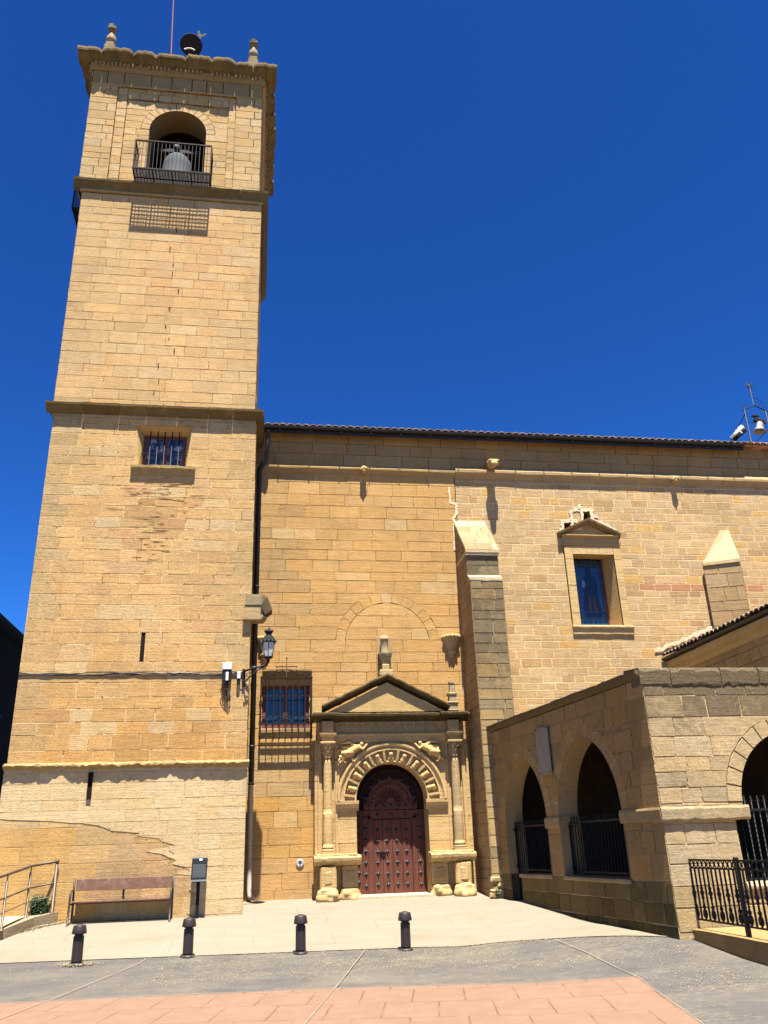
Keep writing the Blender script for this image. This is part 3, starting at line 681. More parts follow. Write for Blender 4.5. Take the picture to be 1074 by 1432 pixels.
# balconies of the belfry
def balcony(fr, p):
    b = MB(); z0, z1, U = 20.46, 21.56, 1.11
    for k in range(14):
        d = .03+(p-.03)*k/13; h = .014 if k in (0, 6, 13) else .006; b.box(-U, U, d-h, d+h, z0-.012, z0+.018, fr=fr)
    for k in range(25): u = -U+2*U*k/24; h = .020 if k in (0, 6, 12, 18, 24) else .0065; b.box(u-h, u+h, 0, p, z0-.03, z0+.012, fr=fr)
    o = b.build('balcony', RUST, tower)
    r = MB()
    for z in (z0+.03, z1): r.box(-U-.02, U+.02, p-.02, p+.02, z-.018, z+.018, fr=fr); [r.box(s*U-.02, s*U+.02, 0, p-.02, z-.018, z+.018, fr=fr) for s in (-1, 1)]
    for k in range(21):
        u = -U+2*U*k/20; h = .016 if k in (0, 20) else .008; r.box(u-h, u+h, p-h, p+h, z0+.03, z1, fr=fr)
    for s in (-1, 1):
        for k in range(1, 5): d = p*k/5; r.box(s*U-.008, s*U+.008, d-.008, d+.008, z0+.03, z1, fr=fr)
    r.build('railing', RUST, o); return o
balcony(lambda u, d, z: (-2.95+u, BF-d, z), .63); balcony(lambda u, d, z: (XL3-d, 22.55+u, z), .46)
# rusty stains under the balcony are in the stone; the bell hangs in the opening
bell = thing('church_bell', 'large grey bell with iron yoke hanging in the belfry arch behind the balcony', 'bell', (-2.95, 20.62, 20.9))
b = MB(); b.lathe((-2.95, 20.62, 20.85), [(.02, 1.16), (.2, 1.15), (.34, 1.08), (.41, .96), (.44, .7), (.47, .4), (.54, .15), (.60, .0), (.55, .0), (.40, .4), (.3, .95)], 28); b.build('bell_body', OXBELL, bell)
b = MB(); b.cbox(-3.66, -2.24, 20.54, 20.70, 22.18, 22.34, .02); b.cbox(-3.12, -2.78, 20.52, 20.72, 22.0, 22.2, .02); b.cbox(-3.0, -2.9, 20.5, 20.74, 22.3, 22.72, .02)
b.tube([(-3.35, 20.6, 22.2), (-3.1, 20.6, 22.62), (-2.8, 20.6, 22.62), (-2.55, 20.6, 22.2)], .03, 8); b.build('yoke', RUST, bell)
b = MB(); b.cbox(-3.06, -2.94, 20.46, 20.53, 22.36, 22.46, .01); b.build('hammer_box', GREYP, bell)
# roof furniture
horn = thing('roof_siren', 'dark rusty round dish on a white bracket at the tower cornice', 'siren', (-2.82, 20.5, 25.4))
ax = Vector((.05, -.86, -.5)).normalized().to_track_quat('Z', 'Y').to_matrix()
b = MB(); c = (-2.81, 20.6, 26.98); b.lathe(c, [(.36, .03), (.37, .06), (.36, .07), (.20, -.05), (.12, -.16), (.10, -.3), (.085, -.3), (.1, -.16), (.18, -.06), (.35, .04)], 28, axis=ax); b.lathe(c, [(.001, .02), (.05, 0), (.06, -.08), (.09, -.2)], 12, axis=ax)
b.build('dish', RUST, horn)
b = MB(); b.tube([(-2.81, 20.75, 25.4), (-2.81, 20.75, 26.85)], .05, 8); b.build('stand', RUST, horn)
b = MB(); b.tube([(-2.98+.34*k/8, 20.30, 26.42+.07*math.sin(math.pi*k/8)) for k in range(9)], .022, 6); b.build('bracket', WHITE, horn)
vane = thing('weathercock', 'small rusty cockerel weathervane rising behind the round dish', 'weathervane', (-2.56, 20.75, 25.4))
b = MB(); b.tube([(-2.62, 20.75, 25.4), (-2.585, 20.75, 27.55)], .014, 6); b.build('rod', RUST, vane)
ck = [(-.03, -.13), (.02, -.13), (.05, -.03), (.13, .01), (.19, .08), (.21, .02+.14), (.14, .13), (.06, .08), (.02, .10), (-.01, .2), (-.04, .26), (-.09, .21), (-.115, .2), (-.08, .16), (-.08, .05), (-.05, -.03)]
b = MB(); b.loft([[(-2.565+x, y, 27.66+z) for x, z in ck] for y in (20.742, 20.758)]); b.build('cockerel', RUST, vane)
mast = MB(); mast.tube([(-3.42, 20.7, 25.4), (-3.60, 20.7, 31.0), (-3.68, 20.7, 33.4)], .023, 8)
tag(mast.build('lightning_rod', RED, None, (-3.42, 20.7, 25.4)), 'thin red lightning rod rising from the tower top out of the picture', 'lightning rod')
# ------------------------------------------------------------------ nave
NY = 22.0
nave = thing('church_nave', 'long sandstone church nave with a stone buttress and eaves gutter beside the tower', 'church', (8, 22, .64))
rn = random.Random(21)
DH = rect_hole(2.30, 4.46, .2, 3.9)
WLH = rect_hole(.08, 1.29, 4.66, 5.76)
NM = (.44, .33, .18, -1)
def ncol(u, z, r):
    c = blend((.55, .345, .135), (.59, .385, .165), r.random()); w_ = 0
    if u < .9 and z > 6.5: c = blend(c, (.38, .29, .17), r.uniform(.2, .6)); w_ = .2
    if z < 1.6: c = blend(c, (.46, .31, .17), r.uniform(.1, .6))
    elif z < 2.9 and u < 1.5: c = blend(c, (.52, .32, .11), .7)
    elif z < 4.3 and u < 1.5: c = blend(c, (.40, .32, .19), r.uniform(.3, .7)); w_ = .25
    if r.random() < .1: c = blend(c, (.64, .49, .27), .5)
    return var(c, r, .06, .03, w_)
nw = MB(); fn = fac(NY)
BA = (3.43, 6.86, 1.43)
ashlar(nw, fn, .2, 11.98, (-.35, 5.60), .335, (.5, 1.05), .008, .009, ncol, rn, breaks=(BA[1]+.12,), holes=[DH, WLH, (BA[1]+.12, BA[1]+BA[2], arch_hole(*BA)[2], 1)], mortar=NM, proud=.004)
a0 = math.asin(.12/BA[2])
voussoirs(nw, fn, BA[0], BA[1], 1.17, BA[2], 13, -.009, .004, ncol, rn, a0, math.pi-a0, .006, .003)
ashlar(nw, fn, BA[1]+.12, BA[1]+1.165, lambda z: arch_hole(BA[0], BA[1], 1.165)[2](z), .34, (.5, .95), .008, .009, ncol, rn, mortar=NM, proud=.004)
def rcol(u, z, r):
    c = blend((.525, .375, .20), (.585, .43, .25), r.random())
    k = r.random()
    if k < .13: c = (.47, .325, .175)
    elif k < .2: c = (.60, .40, .16)
    if abs(z-8.62) < .1 and 11 < u < 15: c = (.50, .27, .15)
    return var(c, r, .075, .03, .03)
RW = rect_hole(8.74, 10.50, 7.14, 9.84)
putlog = [rect_hole(8.86, 9.06, 10.30, 10.56), rect_hole(9.50, 9.71, 10.66, 10.92)]
ashlar(nw, fn, .2, 11.98, (5.62, 19.0), .225, (.28, .62), .023, .0025, rcol, rn, holes=[RW]+putlog, mortar=(.73, .58, .36, -.25), proud=.002, ch=.004, jit=.007)
def fcol(u, z, r): return var(blend((.44, .295, .14), (.40, .285, .15), r.random()), r, .07, .03, .12)  # frieze stone darkened to carry the shade under the eaves
ashlar(nw, fn, 12.10, 13.3, (-.35, 19.0), .36, (.6, 1.2), .012, .016, fcol, rn, mortar=NM)
for x0, x1 in ((8.86, 9.06), (9.50, 9.71)):
    za = 10.30 if x0 < 9 else 10.66
    hole_reveal(nw, fn, [(x0, za), (x0, za+.26), (x1, za+.26), (x1, za), (x0, za)], 0, -.3, (.35, .26, .14, .1)); nw.poly([fn(x0, -.3, za), fn(x1, -.3, za), fn(x1, -.3, za+.26), fn(x0, -.3, za+.26)], (.1, .075, .04, .1))
nw.build('wall', STONE, nave)
# lime mortar smears: the seam between the two builds, round the window gable, along the aisle roof
lm = MB()
SMN = [0]
def smear(pts, w0, w1, y=None):
    SMN[0] += 1; y = NY-.008-.0025*SMN[0]; L_, R_ = [], []
    for i, (x, z) in enumerate(pts):
        p = Vector(pts[max(0, i-1)]); q = Vector(pts[min(len(pts)-1, i+1)]); t = (q-p).normalized(); n_ = Vector((-t.y, t.x))
        L_.append(Vector((x, z))+n_*rn.uniform(w0, w1)); R_.append(Vector((x, z))-n_*rn.uniform(w0, w1))
    for i in range(len(pts)-1): lm.poly([(q.x, y, q.y) for q in (L_[i], L_[i+1], R_[i+1], R_[i])], (.80, .70, .52, 0))
def dense(pts, s=.09):
    out = []
    for (a, b_), (c, d) in zip(pts[:-1], pts[1:]):
        n = max(1, int(math.hypot(c-a, d-b_)/s)); out += [(a+(c-a)*k/n, b_+(d-b_)*k/n) for k in range(n)]
    return out+[pts[-1]]
SMY = [0]
smear(dense([(5.42, 11.60), (5.43, 11.1), (5.60, 11.05), (5.60, 10.75), (5.50, 10.6), (5.48, 9.6)], .06), .015, .05)
lm.build('lime_mortar', STONE, nave); lm = MB()
for zc, xs in ((10.32, (8.70, 8.86)), (10.60, (8.75, 9.3)), (10.98, (9.2, 9.85)), (10.36, (9.06, 9.4)), (10.78, (9.72, 9.95))): smear(dense([(xs[0], zc), (xs[1], zc)], .05), .03, .075)
for x, za, zb in ((8.80, 10.2, 10.62), (9.12, 10.3, 10.95), (9.45, 10.6, 11.0), (9.76, 10.6, 10.98), (9.40, 11.0, 11.15)): smear(dense([(x, za), (x, zb)], .05), .02, .06)
smear(dense([(9.75, 10.62), (10.15, 10.48), (10.42, 10.28)], .06), .04, .15)
lm.build('lime_mortar', STONE, nave); lm = MB()
smear(dense([(x, 6.74+.36*(x-11.3)) for x in (11.1, 12.5, 14, 15.5, 18)], .07), .015, .09)
lm.build('lime_mortar', STONE, nave)
# string course and its bosses
b = MB()
ragged(b, fn, -.30, 5.62, [(-.02, 11.90), (.03, 11.91), (.05, 11.98), (.115, 12.03), (.12, 12.08), (.07, 12.13), (-.02, 12.15)], (.46, .33, .16, .2), rn, .3, .05, .004)
ragged(b, fn, 5.625, 19.0, [(-.02, 11.88), (.03, 11.89), (.06, 11.98), (.135, 12.05), (.14, 12.12), (.08, 12.22), (-.02, 12.26)], (.50, .37, .20, .2), rn, .3, .06, .006)
b.build('string_course', STONE, nave)
for x in (2.86, 12.55):
    sculpt('boss', [((x, 21.9, 12.0), (x, 21.8, 12.02), .10, .09), ((x-.05, 21.78, 11.98), (x+.06, 21.78, 12.03), .05, .05), ((x, 21.76, 11.93), (x, 21.74, 11.93), .05, .03)], CARVE, nave, None, .018)
# stone waterspout
sculpt('waterspout', [((6.72, 22, 12.32), (6.72, 21.62, 12.24), .12, .13), ((6.62, 21.6, 12.25), (6.82, 21.6, 12.25), .09, .09), ((6.72, 21.55, 12.2), (6.72, 21.45, 12.15), .12, .10), ((6.60, 21.5, 12.28), (6.84, 21.5, 12.28), .05, .05)], CARVE, nave, None, .02)
# eaves
b = MB()
GZ = .085
for x0, x1 in ((-.28, 15.0),):
    rings = []
    for x in span(x0, x1, 1.0):
        rings.append([(x, 21.62+.075*math.cos(t), 13.13+GZ+.075*math.sin(t)) for t in [math.pi+math.pi*k/8 for k in range(9)]]+[(x, 21.62+.062*math.cos(t), 13.135+GZ+.062*math.sin(t)) for t in [2*math.pi-math.pi*k/8 for k in range(9)]])
    b.loft(rings, smooth=False)
b.box(-.28, 15.0, 21.70, 21.73, 13.05, 13.22)
for x in span(.4, 14.6, .9): b.box(x-.015, x+.015, 21.53, 21.72, 13.045, 13.06)
b.build('gutter', LEAD, nave)
b = MB(); b.box(-.30, 19, 21.72, 22.1, 13.20, 13.27, (.3, .2, .12, .3)); ragged(b, fn, 15.0, 19.0, [(0, 13.2), (.30, 13.2), (.36, 13.26), (.36, 13.33), (0, 13.36)], (.56, .33, .22, .05), rn, .35, .05, .006); b.build('eaves_board', STONE, nave)
def tiled_roof(x_of, rows_len, cnt, pitch_, name, parent):
    """barrel tiles: x_of(s, t, h) -> world for distance s along the eave, t up the slope, h above the deck"""
    b = MB(); n = 6; T = [0]+[rows_len*k/12 for k in range(1, 13)]
    for i in range(cnt):
        j = rn.uniform(-.012, .012); lift = rn.uniform(-.006, .01)
        prof = [(i*pitch_+pitch_*.5*(1-math.cos(math.pi*k/n))*1.0+j, .085*math.sin(math.pi*k/n)) for k in range(n+1)]
        b.loft([[x_of(s, t, h+lift-.02*(q % 2)) for s, h in prof] for q, t in enumerate(T)], var((.4, .2, .1), rn, .2, .1), False, False)
        b.poly([x_of(s, 0, h+lift-.02*0) for s, h in prof]+[x_of(s, 0, max(-.02, h-.03)) for s, h in prof[::-1]])
        if i % 1 == 0: b.poly([x_of((i+.82)*pitch_, 0, .0), x_of((i+1.18)*pitch_, 0, .0), x_of((i+1.18)*pitch_, rows_len, .0), x_of((i+.82)*pitch_, rows_len, .0)])
    b.poly([x_of(0, .02, -.03), x_of(cnt*pitch_, .02, -.03), x_of(cnt*pitch_, rows_len, -.03), x_of(0, rows_len, -.03)])
    return b.build(name, TILE, parent)
tiled_roof(lambda s, t, h: (-.28+s, 21.60+t*.95, 13.235+t*.31+h), 9.0, 88, .22, 'roof', nave)
b = MB(); b.poly([(-.3, 30.1, 0), (19, 30.1, 0), (19, 30.1, 16.1), (-.3, 30.1, 16.1)]); b.poly([(19, 22, 0), (19, 30.1, 0), (19, 30.1, 16), (19, 22, 13.3)]); b.build('rear_wall', STONE, nave)
# small grilled window beside the tower
b = MB()
hole_reveal(b, fn, [(.08, 4.66), (.08, 5.76), (1.29, 5.76), (1.29, 4.66), (.08, 4.66)], 0, -.25, (.50, .36, .18, 0)); wn_ = b.build('window', STONE, nave)
b = MB(); Y = NY+.16
for a, e in ((.08, .165), (1.205, 1.29), (.63, .74)): b.cbox(a, e, Y-.03, Y+.03, 4.66, 5.76, .008)
for a, e in ((4.66, 4.80), (5.68, 5.76)):
    for p, q in ((.165, .63), (.74, 1.205)): b.cbox(p, q, Y-.026, Y+.026, a, e, .008)
b.build('frame', PINKW, wn_)
for p, q in ((.165, .63), (.74, 1.205)): g = MB(); g.box(p, q, Y, Y+.008, 4.80, 5.68); g.build('pane', GLASS, wn_)
b = MB(); ragged(b, fn, .06, 1.36, [(-.02, 5.90), (.03, 5.91), (.16, 6.07), (.20, 6.10), (.20, 6.14), (.02, 6.17), (-.02, 6.17)], (.36, .26, .13, .1), rn, .12, .05, .006); b.build('lintel', STONE, wn_)  # dark colour adds to the shade on the undercut face
b = MB(); ragged(b, fn, .0, 1.36, [(-.02, 4.55), (.05, 4.56), (.06, 4.64), (-.02, 4.66)], (.5, .36, .2, .1), rn, .2, .05, .004); b.build('sill', STONE, wn_)
# iron cage over it: a thing of its own
cage = thing('window_grille', 'projecting wrought iron window cage with scrolls and a cross, between lamp and portal', 'window grille', (.69, 21.95, 4.4))
b = MB(); F0 = 21.79; xa, xb = .04, 1.34
for k in range(9): x = xa+(xb-xa)*(k)/8; h = .020 if k in (0, 8) else .012; b.box(x-h, x+h, F0-h, F0+h, 4.36, 5.93)
for z, dd in ((5.92, .02), (5.45, .012), (4.92, .012), (4.74, .024), (4.39, .026)):
    b.box(xa-.03, xb+.03, F0-dd, F0+dd, z-.012, z+.012)
    for x in (xa, xb): b.box(x-.012, x+.012, F0, 22.0, z-.01, z+.01)
for k in range(4):
    for x in (xa, xb): y = F0+.2*k/5; b.box(x-.008, x+.008, y-.008, y+.008, 4.39, 5.92)
for x in (xa, xb):
    for z in (4.44, 5.93): b.lathe((x, F0, z), [(.001, -.03), (.03, -.015), (.035, 0), (.02, .02), (.001, .05)], 8)
b.build('cage', RUST, cage)
def scroll(cx, cz, r, a0, a1, y, shrink=.35, n=14): return [(cx+r*(1-(1-shrink)*k/n)*math.cos(a0+(a1-a0)*k/n), y, cz+r*(1-(1-shrink)*k/n)*math.sin(a0+(a1-a0)*k/n)) for k in range(n+1)]
b = MB()
for s in (-1, 1):
    b.tube([(.69+s*(.05+.5*k/10), F0, 6.10-.16*(k/10)**1.5+.02*math.sin(k)) for k in range(11)], .010, 6)
    for u, z, r in ((.47, 6.0, .05), (.30, 6.02, .045), (.12, 6.06, .045)): b.tube(scroll(.69+s*u, z, r, 0, s*5.2, F0), .007, 5)
b.build('scrollwork', RUST, cage)
b = MB(); b.tube([(.69, F0, 5.93), (.69, F0, 6.42)], .012, 6); b.tube([(.44, F0, 6.21), (.94, F0, 6.21)], .011, 6)
for q in ((.69, 6.43), (.43, 6.21), (.95, 6.21)): b.lathe((q[0], F0, q[1]), [(.001, -.03), (.025, 0), (.001, .03)], 8)
b.build('cross', RUST, cage)
# gabled window of the nave
gw = MB()
hole_reveal(gw, fn, [(9.0, 7.42), (9.0, 9.54), (10.27, 9.54), (10.27, 7.42)], .05, .0, (.58, .43, .22, 0))
for (a, b_), (c, d) in ((((9.0, 7.42), (9.0, 9.54)), ((9.12, 7.5), (9.12, 9.60))), (((9.0, 9.54), (10.27, 9.54)), ((9.12, 9.60), (10.13, 9.60))), (((10.27, 9.54), (10.27, 7.42)), ((10.13, 9.60), (10.13, 7.5))), (((10.27, 7.42), (9.0, 7.42)), ((10.13, 7.5), (9.12, 7.5)))):
    for k in range(4):
        q = lambda P, Q, t: (P[0]+(Q[0]-P[0])*t, P[1]+(Q[1]-P[1])*t); P0, P1, Q0, Q1 = (a, b_, c, d)
        t0, t1 = k/4, (k+1)/4; A0, A1, B0, B1 = q(P0, Q0, t0), q(P1, Q1, t0), q(P0, Q0, t1), q(P1, Q1, t1)
        gw.poly([fn(A0[0], -.55*t0, A0[1]), fn(A1[0], -.55*t0, A1[1]), fn(B1[0], -.55*t1, B1[1]), fn(B0[0], -.55*t1, B0[1])], var((.60, .44, .22), rn, .05, .02))
gwin = gw.build('window', STONE, nave)
b = MB()
for (x0, x1, z0, z1, n) in ((8.76, 9.0, 7.36, 9.80, 6), (10.27, 10.49, 7.36, 9.80, 6)):
    for k in range(n): b.cbox(x0, x1, NY-.055+rn.uniform(-.004, .004), NY+.1, z0+(z1-z0)*k/n+.003, z0+(z1-z0)*(k+1)/n-.003, .006, var((.62, .46, .235), rn, .05, .02))
for k in range(3): b.cbox(9.003+1.264*k/3, 9.0+1.264*(k+1)/3, NY-.055, NY+.08, 9.54, 9.80, .006, var((.62, .46, .235), rn, .05, .02))
b.build('surround', STONE, gwin)
b = MB(); ragged(b, fn, 8.74, 10.56, [(-.02, 7.14), (.05, 7.15), (.06, 7.30), (.10, 7.34), (.10, 7.38), (-.02, 7.43)], (.60, .45, .24, .02), rn, .15, .05, .004); b.build('sill', STONE, gwin)
b = MB()
ragged(b, fn, 8.72, 10.50, [(-.02, 9.80), (.07, 9.81), (.09, 9.84), (.03, 9.86), (.03, 10.06), (.10, 10.08), (.15, 10.10), (.15, 10.13), (-.02, 10.15)], (.52, .38, .20, .06), rn, .3, .03, .003)
b.loft([[fn(8.75, d, 10.14), fn(10.40, d, 10.14), fn(9.575, d, 10.52)] for d in (-.02, .02)], (.48, .34, .16, .1))
for s, (p, q) in ((1, ((8.60, 10.04), (9.575, 10.50))), (-1, ((10.52, 10.04), (9.575, 10.50)))):
    rings = [[fn(x, d, z+e) for d, e in [(-.02, 0), (.10, 0), (.19, .09), (.20, .15), (-.02, .17)]] for x, z in (p, ((p[0]+q[0])/2, (p[1]+q[1])/2), q)]
    b.loft(rings, (.25, .18, .09, .4))
b.build('gable', STONE, gwin)
b = MB(); GY = NY+.56; b.box(9.17, 10.09, GY, GY+.01, 7.55, 9.56); b.build('stained_glass', STAIN, gwin)
b = MB()
for a in (9.12, 10.09): b.box(a, a+.05, GY-.03, GY+.02, 7.5, 9.6)
b.box(9.17, 10.09, GY-.03, GY+.02, 7.5, 7.55); b.build('frame', PINKW, gwin)
b = MB()
for k in range(1, 6): x = 9.17+.92*k/6; b.box(x-.004, x+.004, GY-.006, GY, 7.55, 9.56)
for k in range(1, 13): z = 7.55+2.01*k/13; b.box(9.17, 10.09, GY-.006, GY, z-.004, z+.004)
b.build('lead_strips', plain_mat('lead_strip', (.10, .14, .22), .5), gwin)
b = MB(); yy = GY-.009
robe = [(9.40, 7.98), (9.46, 8.55), (9.42, 8.80), (9.50, 9.02), (9.58, 9.08), (9.56, 9.2), (9.60, 9.33), (9.66, 9.37), (9.72, 9.33), (9.76, 9.2), (9.74, 9.08), (9.82, 9.02), (9.9, 8.75), (9.86, 8.4), (9.93, 7.98)]
b.poly([(x, yy, z) for x, z in robe]); b.poly([(x, yy, z) for x, z in [(9.42, 7.80), (9.92, 7.80), (9.95, 7.92), (9.40, 7.92)]]); b.build('glass_figure', STAIND, gwin)
b = MB(); b.poly([(x, yy-.003, z) for x, z in [(9.54, 7.98), (9.57, 8.4), (9.64, 8.45), (9.64, 7.98)]]); b.poly([(x, yy-.003, z) for x, z in [(9.70, 7.98), (9.70, 8.45), (9.77, 8.4), (9.80, 7.98)]]); b.build('robe_folds', STAINB, gwin)
b = MB(); b.poly([(x, yy-.003, z) for x, z in [(9.40, 8.72), (9.43, 8.93), (9.51, 8.92), (9.53, 8.80), (9.47, 8.68)]]); b.build('pale_glass', plain_mat('pale_glass', (.16, .24, .38), .35), gwin)
# buttress between portal and portico
bt = MB(); rb = random.Random(8)
def gcol(base, w0, w1):
    return lambda u, z, r: var(blend(base, (.46, .38, .26), r.random()*.7), r, .12, .04, r.uniform(w0, w1))
BX0, BX1 = 5.52, 6.41; BM2 = (.46, .38, .25, -.5)
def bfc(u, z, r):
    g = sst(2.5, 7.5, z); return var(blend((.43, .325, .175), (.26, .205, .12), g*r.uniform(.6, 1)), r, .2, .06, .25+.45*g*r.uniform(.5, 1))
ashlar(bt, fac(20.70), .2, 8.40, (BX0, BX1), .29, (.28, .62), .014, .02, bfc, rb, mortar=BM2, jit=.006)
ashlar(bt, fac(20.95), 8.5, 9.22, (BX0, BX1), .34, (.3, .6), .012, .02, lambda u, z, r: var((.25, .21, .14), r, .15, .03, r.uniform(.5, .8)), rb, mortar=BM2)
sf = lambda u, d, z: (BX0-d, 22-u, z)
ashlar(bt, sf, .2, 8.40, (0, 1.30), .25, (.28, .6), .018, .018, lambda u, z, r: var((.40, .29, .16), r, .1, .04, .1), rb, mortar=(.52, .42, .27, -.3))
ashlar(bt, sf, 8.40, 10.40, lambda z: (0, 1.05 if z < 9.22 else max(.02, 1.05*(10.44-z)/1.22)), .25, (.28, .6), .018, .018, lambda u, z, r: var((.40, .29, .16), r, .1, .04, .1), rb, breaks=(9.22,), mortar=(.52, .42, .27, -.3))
for pr in ([(22, .2), (20.70, .2), (20.70, 8.4), (22, 8.4)], [(22, 8.4), (20.95, 8.4), (20.95, 9.22), (22, 10.44)]): bt.poly([(BX1, y, z) for y, z in pr], (.42, .33, .2, .2))
for k in range(5):
    t0, t1 = k/5, (k+1)/5; ya, za, yb, zb = 22-1.13*t0, 10.52-1.27*t0, 22-1.13*t1, 10.52-1.27*t1
    x = BX0-.03
    while x < BX1+.02:
        x2 = min(BX1+.03, x+rb.uniform(.3, .55)); bt.loft([[(x+.006, ya-.01, za), (x2-.006, ya-.01, za), (x2-.006, yb+.012, zb+.012), (x+.006, yb+.012, zb+.012)], [(x+.006, ya-.01, za-.07), (x2-.006, ya-.01, za-.07), (x2-.006, yb+.012, zb-.06), (x+.006, yb+.012, zb-.06)]], var(rb.choice(((.52, .40, .23), (.43, .335, .2), (.56, .45, .28))), rb, .3, .05, .4)); x = x2
bt.box(BX0-.028, BX1+.028, 20.9, 22, 9.10, 9.2, (.7, .6, .42, 0))
bt.loft([[(BX0-.026, y, z), (BX1+.026, y, z)][0:2]+[(BX1+.026, y, z-.07), (BX0-.026, y, z-.07)] for y, z in ((22, 10.47), (20.88, 9.24))], (.60, .49, .32, .1))
ragged(bt, fac(20.95), BX0-.012, BX1+.012, [(-.02, 8.30), (.262, 8.30), (.265, 8.36), (.02, 8.52), (-.02, 8.52)], (.62, .53, .37, .15), rb, .15, .02, .006)
bt.box(BX0+.03, BX1-.02, 20.73, 22, .2, 8.35, BM2)
# eroded foot of the buttress
for k in range(22):
    x = rb.uniform(BX0, BX1); z = .62+abs(rb.gauss(0, .22)); bt.cbox(x-.09, x+.09, 20.66, 20.75, z-.06, z+.07, .03, var((.46, .36, .2), rb, .1, .04, .1), jit=.015, rng=rb)
bt.build('buttress', STONE, nave)
b = MB()
def bq(u, d, z): t = Vector((1.0, -.28)); t.normalize(); return (12.98+t.x*u+t.y*d, 21.86+t.y*u-t.x*d, z)
ashlar(b, bq, 6.0, 9.33, (0, 1.08), .36, (.35, .7), .014, .018, lambda u, z, r: var(blend((.42, .30, .16), (.37, .28, .17), r.random()), r, .14, .05, .25), rb, mortar=(.62, .52, .35, -.3), jit=.006)
A0, A1, Bb, Bc = bq(0, .04, 9.30), bq(1.08, .04, 9.36), (14.12, 22, 10.46), (13.85, 22, 10.42)
b.loft([[A0, A1, Bb, Bc], [(p[0], p[1], p[2]-.1) for p in (A0, A1, Bb, Bc)]], (.58, .46, .28, .3))
b.poly([A0, Bc, (13.2, 22, 9.3)], (.66, .54, .34, .03)); b.poly([bq(0, 0, 6), bq(0, 0, 9.32), (13.2, 22, 9.32), (13.2, 22, 6)], (.5, .38, .2, .1))
b.poly([bq(1.08, 0, 6), bq(1.08, 0, 9.35), (14.12, 22, 10.4), (14.25, 22, 6)], (.62, .47, .28, .03)); b.build('buttress', STONE, nave)
# carved corbels
def shell(x, y, z, r):
    b = MB(); b.lathe((x, y, z), [(.10, -.50), (.13, -.47), (.10, -.42), (r*.72, -.16), (r, -.05), (r*1.06, 0), (r*.9, .02), (.01, .03)], 44, (.60, .46, .24, .05), True, (15, .16), True)
    b.lathe((x, y, z), [(.02, -.62), (.09, -.55), (.10, -.49)], 20, (.5, .38, .2, .1), True, None, True); return b.build('shell_corbel', STONE, nave)
shell(5.20, NY-.01, 7.08, .27); shell(.10, NY-.01, 7.02, .22)
b = MB()
b.loft([[(x, y, z) for x, y in [(-.40, 19.98), (.0, 19.98), (.10, 20.12), (.10, 20.42), (-.40, 20.42)]] for z in (7.37, 7.64)], (.34, .29, .18, .4))
b.loft([[(-.40, 20.0, z), (r, 20.0, z), (r+.07, 20.12, z), (r+.07, 20.4, z), (-.40, 20.4, z)] for r, z in ((-.03, 7.355), (.02, 7.25), (.04, 7.12))], (.46, .35, .2, .2))
b.loft([[(-.44, 19.97, z), (r, 19.97, z), (r+.06, 20.1, z), (r+.06, 20.4, z), (-.44, 20.4, z)] for r, z in ((.05, 7.115), (.07, 7.09), (-.02, 7.0))], (.42, .33, .2, .2))
b.loft([[(-.02, y, 7.34), (.13, y, 7.58), (.26, y, 7.24), (.09, y, 7.11)] for y in (19.93, 20.38)], (.095, .080, .048, .45))
b.build('carved_spout', STONE, tower)
# gable bell over the nave roof
fb = thing('roof_bell_frame', 'wrought iron bell frame with scrolls and a star finial on the nave roof', 'bell frame', (16.1, 22.3, 13.5))
def wob(pts, r, n=6, mb=None): mb.tube(pts, r, n)
b = MB(); y = 22.3
for x in (15.76, 16.52):
    b.tube([(x, y, 13.4), (x, y, 14.90)], .022, 6)
    for s, z, r in ((-1, 14.28, .07), (1, 13.7, .07)): b.tube(scroll(x+s*.09, z, r, math.pi if s > 0 else 0, s*4+ (math.pi if s > 0 else 0), y), .010, 5)
b.tube([(15.70, y, 14.86), (16.14, y, 15.06), (16.58, y, 14.86)], .022, 6)
b.tube([(15.76, y, 14.72), (14.72, 22.0, 13.35)], .014, 6); b.tube([(16.52, y, 14.2), (15.55, 22.0, 13.4)], .012, 6)
b.tube([(15.76, y, 14.40), (16.52, y, 14.40)], .01, 6)
for s in (-1, 1):
    for u, z, r in ((.40, 15.02, .06), (.26, 15.09, .06), (.46, 14.84, .06)): b.tube(scroll(16.14+s*u, z, r, 0, s*4.6, y), .008, 5)
b.tube([(16.16, y, 15.36), (16.35, y, 15.3), (16.5, y, 15.12)], .008, 5); b.build('frame', IRON, fb)
b = MB(); b.tube([(16.14, y, 15.05), (16.14, y, 15.78)], .014, 6); c = (16.14, y, 15.80)
for k in range(12): t = math.pi*k/6; L_ = .22 if k % 2 == 0 else .14; b.tube([c, (c[0]+L_*math.cos(t), y, c[2]+L_*math.sin(t))], [.012, .003], 5)
b.tube([(c[0]+.10*math.cos(t), y, c[2]+.10*math.sin(t)) for t in [2*math.pi*k/16 for k in range(17)]], .009, 5)
for s in (-1, 1): b.tube(scroll(16.14+s*.06, 15.5, .05, 0, s*4.4, y), .007, 5)
b.build('star_finial', IRON, fb)
rbell = thing('roof_bell', 'small grey bronze bell hanging in the iron frame on the nave roof', 'bell', (16.14, 22.3, 14.1))
tilt = Matrix.Rotation(R(12), 3, 'Y')
b = MB(); b.lathe((16.14, y, 14.10), [(.001, .32), (.09, .32), (.12, .27), (.13, .12), (.17, .03), (.215, -.04), (.19, -.04), (.12, .1), (.08, .25)], 20, axis=tilt); b.build('bell_body', BRONZE, rbell)
